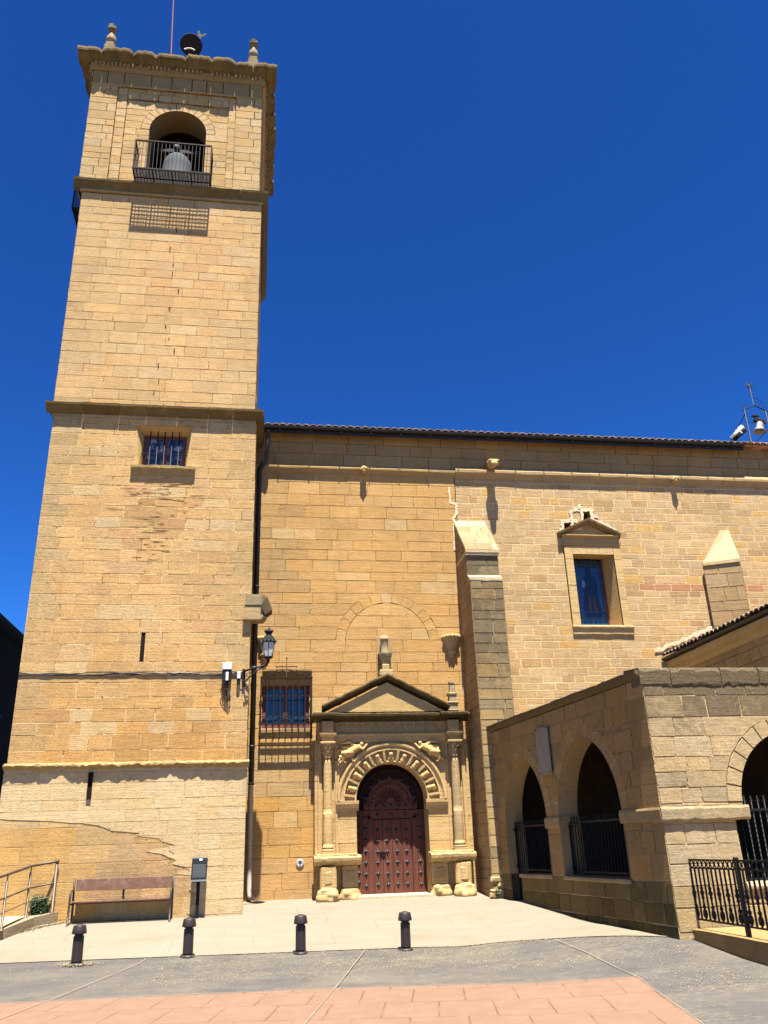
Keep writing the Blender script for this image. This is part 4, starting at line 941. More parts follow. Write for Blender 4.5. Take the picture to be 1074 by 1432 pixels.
b = MB(); b.cbox(16.02, 16.36, 22.24, 22.36, 14.44, 14.53, .015); b.cbox(15.98, 16.22, 22.25, 22.35, 14.62, 14.68, .01); b.cbox(16.07, 16.19, 22.26, 22.34, 14.53, 14.62, .01); b.cbox(16.3, 16.42, 22.26, 22.34, 14.36, 14.46, .01); b.build('headstock', RUST, rbell)
# floodlight on the eaves
fl = thing('floodlight', 'pale grey floodlight tilted on the eaves beside the roof bell', 'floodlight', (14.9, 21.75, 13.3))
q = Matrix.Rotation(R(-38), 3, 'Y')
def ff(x, y, z): v = q @ Vector((x, y, z)); return (14.98+v.x, 21.72+v.y, 13.64+v.z)
b = MB(); b.cbox(-.27, .24, -.15, .15, .02, .12, .04, fr=ff); b.cbox(.02, .26, -.13, .13, .0, .17, .04, fr=ff); b.cbox(-.05, .0, -.16, .16, -.06, .03, .01, fr=ff); b.build('housing', WHITE, fl)
b = MB(); b.cbox(-.24, .22, -.14, .14, -.10, .02, .03, fr=ff); b.build('lamp_face', DARK, fl)
b = MB(); b.tube([(14.80, 21.72, 13.28), (14.84, 21.66, 13.52)], .025, 6); b.tube([(14.88, 21.78, 13.28), (14.9, 21.8, 13.5)], .025, 6); b.build('bracket', RUST, fl)
# ------------------------------------------------------------------ portal
rp = random.Random(31)
PC, PZ, PR = 3.37, 2.84, .905
portal = thing('church_portal', 'carved renaissance stone portal with columns, angels, pediment and red-brown studded door', 'portal', (PC, 21.4, .66))
PW = (.585, .425, .215)
def pcl(u, z, r):
    c = PW
    if z < 1.6: c = blend(c, (.46, .34, .19), .4*r.random())
    return var(c, r, .05, .025, .03)
b = MB(); PY = 21.78; fp = fac(PY)
ashlar(b, fp, .55, 4.30, (1.42, 5.40), .42, (.4, .8), .007, .012, pcl, rp, holes=[(.5, PZ, lambda z: (PC-PR, PC+PR)), arch_hole(PC, PZ, 1.37)], mortar=(.45, .33, .18, -.6), proud=.003, ch=.004)
for x in (1.42, 5.40): b.poly([(x, PY, .5), (x, NY, .5), (x, NY, 4.3), (x, PY, 4.3)], (*PW, .05))
hole_reveal(b, fp, [(PC-PR, .6), (PC-PR, PZ)], 0, -.54, (.45, .32, .17, .05), 2); hole_reveal(b, fp, [(PC+PR, .6), (PC+PR, PZ)], 0, -.54, (.45, .32, .17, .05), 2)
# strip pilasters beside the columns and set-back strips at the ends
for x0, x1, d in ((1.50, 1.60, .05), (1.93, 1.985, .03), (4.80, 4.86, .03), (5.20, 5.30, .05)): b.cbox(x0, x1, PY-d, PY+.02, 1.62, 4.28, .008, (*PW, .03))
b.build('wall_panel', STONE, portal)
# archivolt with nine carved coffers
b = MB(); C3 = (.60, .445, .235, .02)
sweep_arc(b, fp, PC, PZ, [(PR, -.54), (PR, .02), (PR+.015, .035), (PR+.045, .035), (PR+.055, -.02), (1.20, -.012), (1.205, .055), (1.21, .085), (1.245, .085), (1.255, .05), (1.30, .07), (1.335, .115), (1.385, .115), (1.39, -.02)], C3, 40)
NB = 9
for k in range(NB+1):
    t = math.pi*(.035+.93*k/NB); w_ = .028
    def fa(r, s, d, t=t): return fp(PC+r*math.cos(t)-s*math.sin(t), d, PZ+r*math.sin(t)+s*math.cos(t))
    b.loft([[fa(r, -w_*1.35, d0), fa(r, -w_, d1), fa(r, w_, d1), fa(r, w_*1.35, d0)] for r, d0, d1 in ((PR+.05, -.06, .055), (1.22, -.05, .10))], C3)
b.build('archivolt', STONE, portal)
for k in range(NB):
    t = math.pi*(.035+.93*(k+.5)/NB); r = 1.08; cx, cz = PC+r*math.cos(t), PZ+r*math.sin(t); ur = Vector((math.cos(t), 0, math.sin(t))); ut = Vector((-math.sin(t), 0, math.cos(t)))
    P = lambda a, s, d: tuple(Vector((cx, PY+.02, cz))+ur*a+ut*s+Vector((0, -d, 0)))
    cp = [(P(.02, 0, .02), P(.02, 0, .08), .066, .055), (P(-.08, 0, .02), P(-.03, 0, .06), .085, .055), (P(.05, .035, .05), P(.075, .05, .06), .025, .018), (P(.05, -.035, .05), P(.075, -.05, .06), .025, .018)]
    for q in range(3): cp.append((P(rp.uniform(-.1, .08), rp.uniform(-.09, .09), .02), P(rp.uniform(-.1, .08), rp.uniform(-.09, .09), .045), .028, .018))
    sculpt('carved_head', cp, CARVE, portal, None, .011, 1)
# imposts
for s in (-1, 1):
    b = MB(); a, e = (PC-1.42, PC-PR+.05) if s < 0 else (PC+PR-.05, PC+1.42)
    b.loft([[fp(u, d, z) for d, z in [(-.03, 2.60), (.03, 2.60), (.035, 2.66), (.06, 2.70), (.10, 2.76), (.105, 2.84), (-.03, 2.84)]] for u in (a, e)], C3); b.build('impost', STONE, portal)
# pedestals
stone_worn = stone_mat('worn_foot_stone', (.56, .43, .225), .12, .5)
for s in (-1, 1):
    b = MB(); cx = PC+s*1.655; W_ = lambda x: PC+s*(x)
    def bx(a, e, y0, z0, z1, c=.015, col=PW, w_=.05, j=.004):
        lo, hi = sorted((W_(a), W_(e))); b.cbox(lo, hi, y0, PY, z0, z1, c, (*col, w_), jit=j, rng=rp)
    bx(.90, 1.32, 21.56, .55, .90, .05, (.53, .42, .225), .08, .02); bx(1.45, 1.87, 21.36, .55, .88, .06, (.53, .42, .225), .1, .025)
    bx(.915, 1.30, 21.57, .88, 1.36, .012); bx(1.45, 1.84, 21.40, .86, 1.36, .03, PW, .05, .008)
    bx(.99, 1.22, 21.555, .96, 1.26, .03, (.52, .38, .2)); bx(1.53, 1.76, 21.385, .94, 1.26, .04, (.55, .42, .24), .05, .012)
    bx(1.30, 1.46, 21.70, .6, 1.4, .01)
    lo, hi = sorted((W_(.855), W_(1.985)))
    ragged(b, fac(PY), lo, hi, [(-.02, 1.36), (.30, 1.37), (.36, 1.42), (.42, 1.47), (.43, 1.54), (.36, 1.58), (-.02, 1.60)], (.56, .43, .23, .1), rp, .07, .05, .007)
    bx(.93, 1.93, 21.42, 1.575, 1.625, .012, PW, .1, .006)
    ped = b.build('pedestal', STONE, portal)
    for a, e, y0, zt in ((.875, 1.34, 21.50, .90), (1.42, 1.90, 21.30, .87)):
        lo, hi = sorted((W_(a), W_(e))); cp = []
        for k in range(5):
            x = lo+.09+(hi-lo-.18)*rp.random(); z = rp.uniform(.60, zt-.09); cp.append(((x, y0+.07+rp.uniform(-.03, .03), z), (x+rp.uniform(-.1, .1), y0+.10, z), rp.uniform(.07, .11), rp.uniform(.06, .10)))
        cp += [((lo+.08, y0+.14, .66), (hi-.08, y0+.14, .66), .13, .13), ((lo+.08, y0+.14, zt-.1), (hi-.08, y0+.14, zt-.1), .10, .10)]
        sculpt('worn_base_stone', cp, stone_worn, ped, None, .022, 6)
# columns
for s in (-1, 1):
    cx, cy = PC+s*1.635, 21.62; wth = .04 if s < 0 else .30; cc_ = (*(PW if s < 0 else (.44, .345, .20)), wth)
    b = MB(); b.lathe((cx, cy, 0), [(.118, 1.80)]+[(.118+.012*math.sin(math.pi*k/10)-.012*k/10, 1.80+.72*k/10) for k in range(11)]+[(.102, 2.53)], 20, cc_, True)
    b.lathe((cx, cy, 0), [(.112, 2.53)]+[(.112-.02*(k/10)**1.5, 2.53+1.33*k/10) for k in range(11)], 64, cc_, True, (16, .09)); col = b.build('column', STONE, portal)
    b = MB(); b.cbox(cx-.165, cx+.165, cy-.165, cy+.165, 1.622, 1.675, .008, cc_); b.lathe((cx, cy, 0), [(.1, 1.67), (.155, 1.68), (.163, 1.70), (.155, 1.725), (.13, 1.735), (.128, 1.75), (.14, 1.765), (.135, 1.79), (.115, 1.81), (.1, 1.81)], 24, cc_); b.build('column_base', STONE, col)
    b = MB(); b.lathe((cx, cy, 0), [(.085, 3.85), (.105, 3.86), (.105, 3.885), (.09, 3.89), (.10, 3.98), (.12, 4.10), (.155, 4.19), (.16, 4.2)], 20, cc_)
    for row, (zb, rr, hh, n) in enumerate(((3.89, .096, .12, 8), (3.97, .104, .14, 8))):
        for k in range(n):
            t = 2*math.pi*(k+.5*row)/n; o = Vector((math.cos(t), math.sin(t), 0)); p = Vector((-math.sin(t), math.cos(t), 0)); c0 = Vector((cx, cy, zb))
            b.loft([[c0+o*(rr+dr)+p*w2_+Vector((0, 0, z)) for w2_ in (-ww, 0, ww)]+[c0+o*(rr+dr+.014)+p*0+Vector((0, 0, z+.004))] for dr, z, ww in ((0, 0, .03), (.012, hh*.5, .036), (.035, hh*.85, .028), (.06, hh, .018), (.066, hh*.86, .008))], cc_)
    for a in range(4):
        t = math.pi/4+math.pi/2*a; o = Vector((math.cos(t), math.sin(t), 0))
        b.tube([Vector((cx, cy, 4.10))+o*.11, Vector((cx, cy, 4.18))+o*.17, Vector((cx, cy, 4.185))+o*.215, Vector((cx, cy, 4.15))+o*.22, Vector((cx, cy, 4.145))+o*.19], .02, 6, cc_)
    b.cbox(cx-.19, cx+.19, cy-.19, cy+.19, 4.195, 4.25, .012, cc_); b.build('capital', STONE, col)
# entablature with projecting blocks over the columns
b = MB()
def slab(x0, x1, y0, prof, col): b.loft([[(u, y0-d, z) for d, z in prof] for u in (x0, x1)], col)
AR = [(-.2, 4.25), (0, 4.25), (0, 4.34), (.02, 4.345), (.02, 4.40), (.05, 4.43), (.05, 4.455), (-.2, 4.455)]
slab(1.50, 5.30, 21.72, AR, (*PW, .03)); b.cbox(1.47, 5.32, 21.735, 21.95, 4.457, 4.76, .004, (.50, .365, .19, .12))
for s in (-1, 1):
    c = PC+s*1.635
    b.loft([[(c-h, 21.74, z), (c-h, y, z), (c+h, y, z), (c+h, 21.74, z)] for z, h, y in ((4.252, .15, 21.48), (4.36, .16, 21.47), (4.40, .205, 21.42), (4.44, .215, 21.41), (4.455, .215, 21.41))], (*PW, .04) if s < 0 else (.38, .29, .16, .4))
    b.cbox(c-.145, c+.145, 21.50, 21.74, 4.456, 4.76, .006, (.47, .345, .18, .15))
CO = [(-.02, 4.755), (.03, 4.755), (.05, 4.79), (.16, 4.82), (.30, 4.84), (.33, 4.87), (.335, 4.92), (.30, 4.95), (-.02, 4.99)]
ragged(b, fac(21.77), 1.32, 5.45, CO, (.085, .062, .028, .2), rp, .08, .05, .005)  # near-black colour holds the shade of the cornice soffit
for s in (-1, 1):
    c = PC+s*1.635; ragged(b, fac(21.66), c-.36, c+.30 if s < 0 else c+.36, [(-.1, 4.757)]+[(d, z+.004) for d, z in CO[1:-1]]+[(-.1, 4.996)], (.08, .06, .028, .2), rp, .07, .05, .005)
b.build('entablature', STONE, portal)
for k in range(12):
    x = 2.02+2.62*(k+.5)/12; m_ = MB()
    R_ = .085 if k % 3 == 0 else .07
    if True:
        m_.lathe((x, 21.735, 4.61), [(R_, 0), (R_, .02), (R_-.02, .03), (R_-.025, .014), (.03, .02), (.001, .04)], 18, (.48, .35, .18, .12), axis=Matrix.Rotation(R(90), 3, 'X'))  # discs coloured darker for the shade they lie in
    else:
        m_.lathe((x, 21.735, 4.60), [(R_, 0), (R_-.01, .018), (R_-.03, .018), (R_-.035, 0)], 18, (.48, .35, .18, .12), axis=Matrix.Rotation(R(90), 3, 'X'))
    m_.build('medallion', STONE, portal)
# pediment
b = MB(); A, Bq, Ap = (1.60, 4.98), (4.92, 4.98), (3.29, 5.78)
for p in (A, Bq):
    n = 14; rings = []
    for k in range(n+1):
        t = k/n; x, z = p[0]+(Ap[0]-p[0])*t, p[1]+(Ap[1]-p[1])*t; j = rp.gauss(0, .006)
        rings.append([(x, 21.72-d, z+e+j) for d, e in [(-.02, -.0), (.05, .0), (.07, .03), (.20, .06), (.33, .09), (.36, .12), (.36, .155), (.30, .18), (-.02, .22)]])
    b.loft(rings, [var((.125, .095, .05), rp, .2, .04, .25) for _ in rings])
b.build('pediment', STONE, portal)
b = MB(); b.loft([[(1.75, y, 4.98), (4.78, y, 4.98), (3.29, y, 5.73)] for y in (21.50, 21.95)], (.58, .42, .20, .03)); b.build('tympanum', STONE, portal)
# crowning pedestal in its shallow niche, and the slender right-hand finial
b = MB(); x, y = 3.31, 21.80
b.cbox(x-.21, x+.21, 21.97, 22.05, 5.85, 7.06, .01, (.46, .34, .19, .2))
b.cbox(x-.18, x+.18, y-.16, NY, 5.93, 6.10, .02, (.50, .40, .22, .2)); b.cbox(x-.10, x+.10, y-.10, NY, 6.10, 6.26, .02, (.46, .37, .2, .2))
b.loft([[(x-h, NY, z), (x-h, y-h*.7, z), (x+h, y-h*.7, z), (x+h, NY, z)] for z, h in ((6.26, .09), (6.50, .17), (6.54, .18), (6.56, .18))], (.26, .21, .13, .5))
b.lathe((x, y+.05, 0), [(.11, 6.56), (.115, 6.6), (.105, 6.64), (.105, 6.92), (.12, 6.94), (.12, 6.98), (.09, 7.0), (.10, 7.05)], 16, (.44, .35, .22, .3)); b.build('crowning_finial', STONE, portal)
b = MB(); x, y = 5.01, 21.50
b.cbox(x-.14, x+.14, y-.14, y+.2, 4.96, 5.02, .02, (.40, .33, .2, .4)); b.cbox(x-.12, x+.12, y-.12, y+.12, 5.02, 5.16, .012, (.46, .37, .21, .25)); b.cbox(x-.15, x+.15, y-.15, y+.15, 5.16, 5.21, .015, (.42, .35, .2, .4))
b.loft([[(x-h, y-h, z), (x+h, y-h, z), (x+h, y+h, z), (x-h, y+h, z)] for z, h in ((5.21, .10), (5.36, .095), (5.40, .12), (5.43, .12), (5.45, .07), (5.68, .055), (5.69, .075), (5.73, .075), (5.74, .04))], (.40, .34, .21, .45))
b.build('side_finial', STONE, portal)
# reclining angels in the spandrels
for s in (-1, 1):
    P = lambda x, z, d: (PC+s*(1.10+(x-1.10)*1.12), PY-d*1.1, 4.02+(z-4.02)*1.15)      # x is the distance from the axis
    c = [(P(.88, 4.10, .10), P(1.04, 4.02, .10), .080, .085), (P(.80, 4.165, .10), P(.795, 4.18, .11), .052, .050),   # trunk, head
         (P(1.02, 4.0, .10), P(1.20, 3.98, .14), .085, .062), (P(1.20, 3.98, .14), P(1.22, 3.82, .11), .055, .040), (P(1.22, 3.82, .11), P(1.17, 3.78, .12), .035, .022),
         (P(1.04, 3.98, .08), P(1.22, 3.90, .07), .075, .055), (P(1.22, 3.90, .07), P(1.36, 3.80, .06), .052, .030), (P(1.36, 3.80, .06), P(1.41, 3.82, .07), .028, .02),
         (P(.90, 4.13, .13), P(.77, 4.06, .14), .042, .034), (P(.77, 4.06, .14), P(.68, 4.16, .12), .034, .026),          # arm
         (P(.95, 4.14, .08), P(1.06, 4.23, .06), .05, .045), (P(1.06, 4.23, .06), P(1.26, 4.20, .05), .05, .022),           # wing
         (P(1.02, 4.12, .05), P(1.25, 4.12, .05), .05, .022), (P(1.05, 4.08, .05), P(1.36, 4.05, .04), .045, .018)]
    for k in range(9): x, z = rp.uniform(.9, 1.3), rp.uniform(3.84, 4.1); c.append((P(x, z, .05), P(x+rp.uniform(-.08, .08), z-rp.uniform(.03, .1), .12), .028, .016))
    sculpt('carved_angel', c, CARVE, portal, None, .011, 1)
# the door
DY = 22.30
b = MB()
def plank(x0, x1, z0, z1, y=DY, t=.05, c=.006): b.cbox(x0+.002, x1-.002, y, y+t, z0, z1, c)
x = PC-PR-.02
for xs in ((2.44, 2.56, 2.68), (4.21, 4.32, 4.46)):
    for p, q in zip(xs[:-1], xs[1:]): plank(p, q, .62, 2.62, DY+.03)
plank(2.67, 2.80, .62, 2.62); plank(2.80, 2.93, .62, 2.42)
plank(3.93, 4.06, .62, 2.42); plank(4.06, 4.21, .62, 2.62)
b.loft([[(x0, y, z0), (x1, y, z0), (x1b, y, z1), (x0b, y, z1)] for y in (DY-.004, DY+.05) for x0, x1, z0, x0b, x1b, z1 in ((2.92, 3.94, 2.415, 2.72, 4.16, 2.615),)])
door = b.build('door', DOORW, portal)
b = MB()
for k in range(4): w_ = 1.0/4; b.cbox(2.93+w_*k+.003, 2.93+w_*(k+1)-.003, DY+.03, DY+.07, .64, 2.395, .006)
b.build('wicket_door', DOORW, door)
b = MB(); b.cbox(2.70, 4.10, DY-.015, DY+.05, 2.635, 2.80, .012); b.build('transom_rail', DOORW, door)
b = MB()
for r0_, r1_, d in ((.30, .34, .03), (.52, .57, .035), (.0, .12, .03)):
    sweep_arc(b, fac(DY+.02), 3.40, 2.80, [(r0_, 0), (r0_+.004, d), (r1_-.004, d), (r1_, 0)], (0, 0, 0, 0), 24)
for k in range(9): t = math.pi*(k+.5)/9; b.tube([(3.40+.13*math.cos(t), DY, 2.80+.13*math.sin(t)), (3.40+.29*math.cos(t), DY, 2.80+.29*math.sin(t))], [.012, .03], 6)
for k in range(11):
    t = math.pi*(k+.5)/11; b.lathe((3.40+.43*math.cos(t), DY+.02, 2.80+.43*math.sin(t)), [(.075, 0), (.06, .025), (.03, .02), (.001, .045)], 10, axis=Matrix.Rotation(R(90), 3, 'X'))
b.poly([(3.40+.6*math.cos(math.pi*k/20), DY+.02, 2.80+.6*math.sin(math.pi*k/20)) for k in range(21)]); b.build('carved_lunette', DOORW, door)
b = MB()
sweep_arc(b, fac(DY+.02), 3.40, 2.78, [(.60, .0), (.61, .05), (.64, .05), (.65, .02), (.78, .02), (.79, .06), (.83, .06), (.84, 0)], (0, 0, 0, 0), 30)
for k in range(17): t = math.pi*(k+.5)/17; b.lathe((3.40+.715*math.cos(t), DY, 2.78+.715*math.sin(t)), [(.055, 0), (.045, .02), (.02, .015), (.001, .03)], 8, axis=Matrix.Rotation(R(90), 3, 'X'))
b.box(2.3, 4.46, DY+.055, DY+.09, .5, 3.95); b.build('dark_carved_surround', DOORD, door)
def stud_mesh():
    b = MB(); ax = Matrix.Rotation(R(90), 3, 'X')
    b.lathe((0, 0, 0), [(.040, 0), (.043, .006), (.026, .010), (.024, .022), (.012, .032), (.001, .034)], 12, axis=ax)
    b.loft([[(-w_, 0, z), (-w_*.4, -.010, z), (w_*.4, -.010, z), (w_, 0, z)] for z, w_ in ((-.03, .018), (-.055, .020), (-.075, .010), (-.105, .003))])
    for s in (-1, 1): b.loft([[(s*x, 0, z), (s*x, -.008, 0), (s*x, 0, -z)] for x, z in ((.03, .02), (.05, .014), (.062, .002))])
    return b
sb = stud_mesh(); st0 = sb.build('stud', plain_mat('worn_iron_stud', (.045, .045, .05), .45, .3, .3, 30)); first = True
pos = []
for k in range(7): z = .86+1.59*k/6; pos += [(2.74, z, 0), (4.12, z, 0)]
for i in range(4):
    for k in range(6): pos.append((3.045+.247*i, .88+1.26*k/5, .03))
for x in (3.06, 3.42, 3.77): pos.append((x, 2.515, 0))
for k in range(7): pos.append((2.84+.19*k, 2.72, -.015))
for k in range(8): pos += [(2.56, .95+1.5*k/7, .03), (4.32, .95+1.6*k/7, .03)]
for t in (12, 40, 65, 90, 115, 140, 168): pos.append((3.40+.625*math.cos(R(t)), 2.79+.625*math.sin(R(t)), -.03))
for x, z, d in pos:
    o = st0 if first else st0.copy()
    if not first: SC.collection.objects.link(o)
    first = False; o.parent = door; o.location = Vector((x, DY+d-.001, z))-ORG[door.name]
    o.scale = (1.0+rp.uniform(-.05, .05),)*3; o.rotation_euler = (0, rp.uniform(-.08, .08), 0)
b = MB(); b.box(3.10, 3.24, DY+.0, DY+.03, 1.55, 1.575); b.box(3.10, 3.12, DY+.0, DY+.03, 1.47, 1.575); b.box(3.22, 3.24, DY+.0, DY+.03, 1.47, 1.6); b.box(3.09, 3.25, DY-.006, DY+.03, 1.61, 1.635); b.build('latch', IRON, door)
b = MB(); b.cbox(2.40, 4.40, 21.52, 22.4, .5, .672, .015, (.62, .54, .40, .02)); b.build('threshold', STONE, portal)

# ------------------------------------------------------------------ portico on the right
ro = random.Random(77)
portico = thing('arched_portico', 'low stone portico with pointed arches, weathered parapet and shaded side', 'portico', (6.55, 13.6, .3))
A2, C2 = Vector((5.77, 20.70)), Vector((6.55, 13.60)); dv = (C2-A2).normalized(); nv = Vector((-abs(dv.y), dv.x*-1)); nv = Vector((dv.y, -dv.x)); LEN = (C2-A2).length
def ps(u, d, z): q = A2+dv*u+nv*d; return (q.x, q.y, z)
if nv.x > 0: nv = -nv
def sY(y): return (A2.y-y)/-dv.y*1.0 if dv.y < 0 else 0
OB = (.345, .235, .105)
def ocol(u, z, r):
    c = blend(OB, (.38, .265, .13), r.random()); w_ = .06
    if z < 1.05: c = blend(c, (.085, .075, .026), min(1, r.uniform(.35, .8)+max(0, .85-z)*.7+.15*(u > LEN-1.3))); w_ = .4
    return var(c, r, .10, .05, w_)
b = MB()
h1 = (sY(19.075), 2.2, 1.125, 1.37); h2 = (sY(16.10), 2.2, 1.265, 1.46)
u1a, u1b = sY(20.2), sY(17.95); u2a, u2b = sY(17.365), sY(14.83)
H = [gothic_hole(*h1), gothic_hole(*h2), rect_hole(u2a, u2b, 1.08, 2.2), rect_hole(u1a+.32, u1b, 1.08, 2.2), rect_hole(u1a, u1a+.32, .1, 2.2)]
H = [gothic_hole(*h1), gothic_hole(*h2), rect_hole(u2a, u2b, 1.08, 2.2), (1.08, 2.2, lambda z: (u1a, u1b)), (.05, 1.08, lambda z: (u1a, u1a+.62))]
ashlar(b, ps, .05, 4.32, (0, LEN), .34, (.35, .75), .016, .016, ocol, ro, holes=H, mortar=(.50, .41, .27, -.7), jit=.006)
b.build('side_wall', STONE, portico)
# arch rings, reveals, sills and imposts of the side arches
for (c, zs, hw, Rr), (ua, ub) in ((h1, (u1a, u1b)), (h2, (u2a, u2b))):
    b = MB(); top = math.acos((Rr-hw)/Rr)
    L_ = [(c+(Rr-hw)-Rr*math.cos(top*k/12), zs+Rr*math.sin(top*k/12)) for k in range(13)]
    Rg = [(2*c-x, z) for x, z in L_[::-1]]
    out = L_+Rg[1:]
    hole_reveal(b, ps, [(c-hw, 1.08)]+out+[(c+hw, 1.08)], .01, -.42, (.43, .32, .18, .08), 2)
    b.faces([ps(2*c-x if s_ > 0 else x, .0015, z) for s_ in (-1, 1) for q_ in (Rr, Rr+.26) for x, z in [(c+(Rr-hw)-q_*math.cos(top*k/12), zs+q_*math.sin(top*k/12)) for k in range(13)]], [(o_+k, o_+k+1, o_+14+k, o_+13+k) for o_ in (0, 26) for k in range(12)], (.50, .39, .235, -.2))
    for s in (-1, 1):
        for k in range(8):
            t0, t1 = top*k/8+.010, top*(k+1)/8-.010; q = lambda r, t: (c+s*((Rr-hw)-r*math.cos(t)), zs+r*math.sin(t))
            for pts, d0 in (([q(Rr-.0, t0), q(Rr, (t0+t1)/2), q(Rr, t1), q(Rr+.27, t1), q(Rr+.27, (t0+t1)/2), q(Rr+.27, t0)], .003+ro.uniform(0, .003)),):
                b.loft([[ps(u, -.02, z) for u, z in pts], [ps(u, d0, z) for u, z in pts]], var((.375, .265, .13), ro, .15, .04, .08))
    b.build('arch_ring', STONE, portico)
b = MB()
ragged(b, ps, u2a-.02, u2b+.02, [(-.5, 1.02), (.03, 1.02), (.04, 1.05), (.03, 1.09), (-.5, 1.10)], (.42, .33, .2, .2), ro, .3, .03, .005)
ragged(b, ps, u1a+.60, u1b+.02, [(-.5, 1.02), (.03, 1.02), (.04, 1.05), (.03, 1.09), (-.5, 1.10)], (.42, .33, .2, .2), ro, .3, .03, .005); b.build('sill', STONE, portico)
for a, e in ((u1b-.05, u2a+.04), (u2b-.05, LEN+.03)):
    b = MB(); ragged(b, ps, a, e, [(-.42, 2.0), (.035, 2.0), (.045, 2.03), (.05, 2.17), (.035, 2.21), (-.42, 2.21)], (.40, .30, .16, .12), ro, .2, .04, .004)
    b.build('impost', STONE, portico)
# sunlit front
FY = 13.60; ffr = fac(FY); FX1 = 12.6
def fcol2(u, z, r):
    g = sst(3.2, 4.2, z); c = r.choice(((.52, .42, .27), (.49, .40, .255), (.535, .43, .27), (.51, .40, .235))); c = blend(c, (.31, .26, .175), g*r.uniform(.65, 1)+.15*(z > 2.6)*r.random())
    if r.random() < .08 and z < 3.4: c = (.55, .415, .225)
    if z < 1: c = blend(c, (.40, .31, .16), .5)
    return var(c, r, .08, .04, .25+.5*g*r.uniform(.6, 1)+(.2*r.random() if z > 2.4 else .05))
FA = (9.15, 2.26, 1.14)
b = MB()
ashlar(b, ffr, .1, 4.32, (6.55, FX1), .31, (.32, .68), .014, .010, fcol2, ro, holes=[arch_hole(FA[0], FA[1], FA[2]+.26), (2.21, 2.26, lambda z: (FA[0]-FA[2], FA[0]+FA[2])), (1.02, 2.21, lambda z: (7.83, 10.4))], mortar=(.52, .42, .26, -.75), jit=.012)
voussoirs(b, ffr, FA[0], FA[1], FA[2], FA[2]+.255, 15, -.03, .010, lambda u, z, r: var((.50, .405, .245), r, .09, .03, .2), ro, joint=.016)
pts = [(FA[0]-FA[2]*math.cos(math.pi*k/24), FA[1]+FA[2]*math.sin(math.pi*k/24)) for k in range(25)]
hole_reveal(b, ffr, [(7.83, 1.02), (7.83, 2.26)], 0, -.55, (.45, .36, .21, .1)); hole_reveal(b, ffr, [(10.4, 1.02), (10.4, 2.26)], 0, -.55, (.45, .36, .21, .1)); hole_reveal(b, ffr, pts, .005, -.55, (.42, .33, .2, .1), 2)
b.build('front_wall', STONE, portico)
b = MB()
ragged(b, ffr, 6.52, 8.07, [(-.5, 1.985), (.045, 1.985), (.065, 2.02), (.07, 2.17), (.05, 2.215), (-.5, 2.22)], (.44, .37, .24, .35), ro, .13, .05, .006); b.build('impost', STONE, portico)
b = MB(); ragged(b, ffr, 7.80, 10.45, [(-.5, .94), (.05, .94), (.06, .98), (.05, 1.03), (-.5, 1.04)], (.62, .55, .42, .05), ro, .2, .04, .004); b.build('sill', STONE, portico)
# parapet coping and the flat roof that keeps the inside dark
b = MB()
CP = [(-.6, 4.33), (.02, 4.33), (.05, 4.36), (.12, 4.40), (.125, 4.46), (-.6, 4.49)]
for a, e in cuts(0.0, LEN+.0, .9, 1.5): ragged(b, ps, a+.003, e-.003, CP, (.15, .12, .065, .5), ro, .25, .05, .006)
for a, e in cuts(6.50, FX1, .5, .95): ragged(b, ffr, a+.006, e-.006, [(-.6, 4.2), (.012, 4.2), (.02, 4.22), (.03, 4.44), (.0, 4.50), (-.6, 4.56)], (*blend((.15, .13, .09), (.28, .235, .155), ro.random()), .85), ro, .1, .12, .014)
b.build('coping', STONE, portico)
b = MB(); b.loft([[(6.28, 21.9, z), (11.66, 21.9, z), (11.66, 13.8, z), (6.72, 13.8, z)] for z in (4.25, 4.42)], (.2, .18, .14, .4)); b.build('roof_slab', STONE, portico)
b = MB(); b.poly([(6.0, 21.95, .5), (11.6, 21.95, .5), (11.6, 21.95, 4.3), (6.0, 21.95, 4.3)]); b.poly([(11.6, 13.7, .3), (11.6, 21.95, .3), (11.6, 21.95, 4.3), (11.6, 13.7, 4.3)]); b.build('dark_inner_wall', plain_mat('inner_shade_brown', (.11, .075, .045), .95, 0., .3, 2, .1), portico)  # dark brown sheets, the portico's inner shade put into their colour
# end pier against the buttress
b = MB(); b.box(5.78, 6.3, 20.60, 20.69, .3, 4.3, (.36, .27, .15, .1)); b.build('end_pier', STONE, portico)
# blank grey plaque on the shaded wall
pl = thing('wall_plaque', 'tall blank grey stone plaque fixed between the two shaded arches', 'plaque', ps(sY(17.7), .03, 3.5))
b = MB(); b.cbox(sY(18.0), sY(17.40), .03, .06, 3.06, 4.04, .006, fr=ps); b.build('slab', GREYP, pl)
for u in (sY(17.95), sY(17.45)):
    for z in (3.10, 4.0): b = MB(); b.cbox(u-.014, u+.014, .055, .075, z-.014, z+.014, .004, fr=ps); b.build('bolt', IRON, pl)
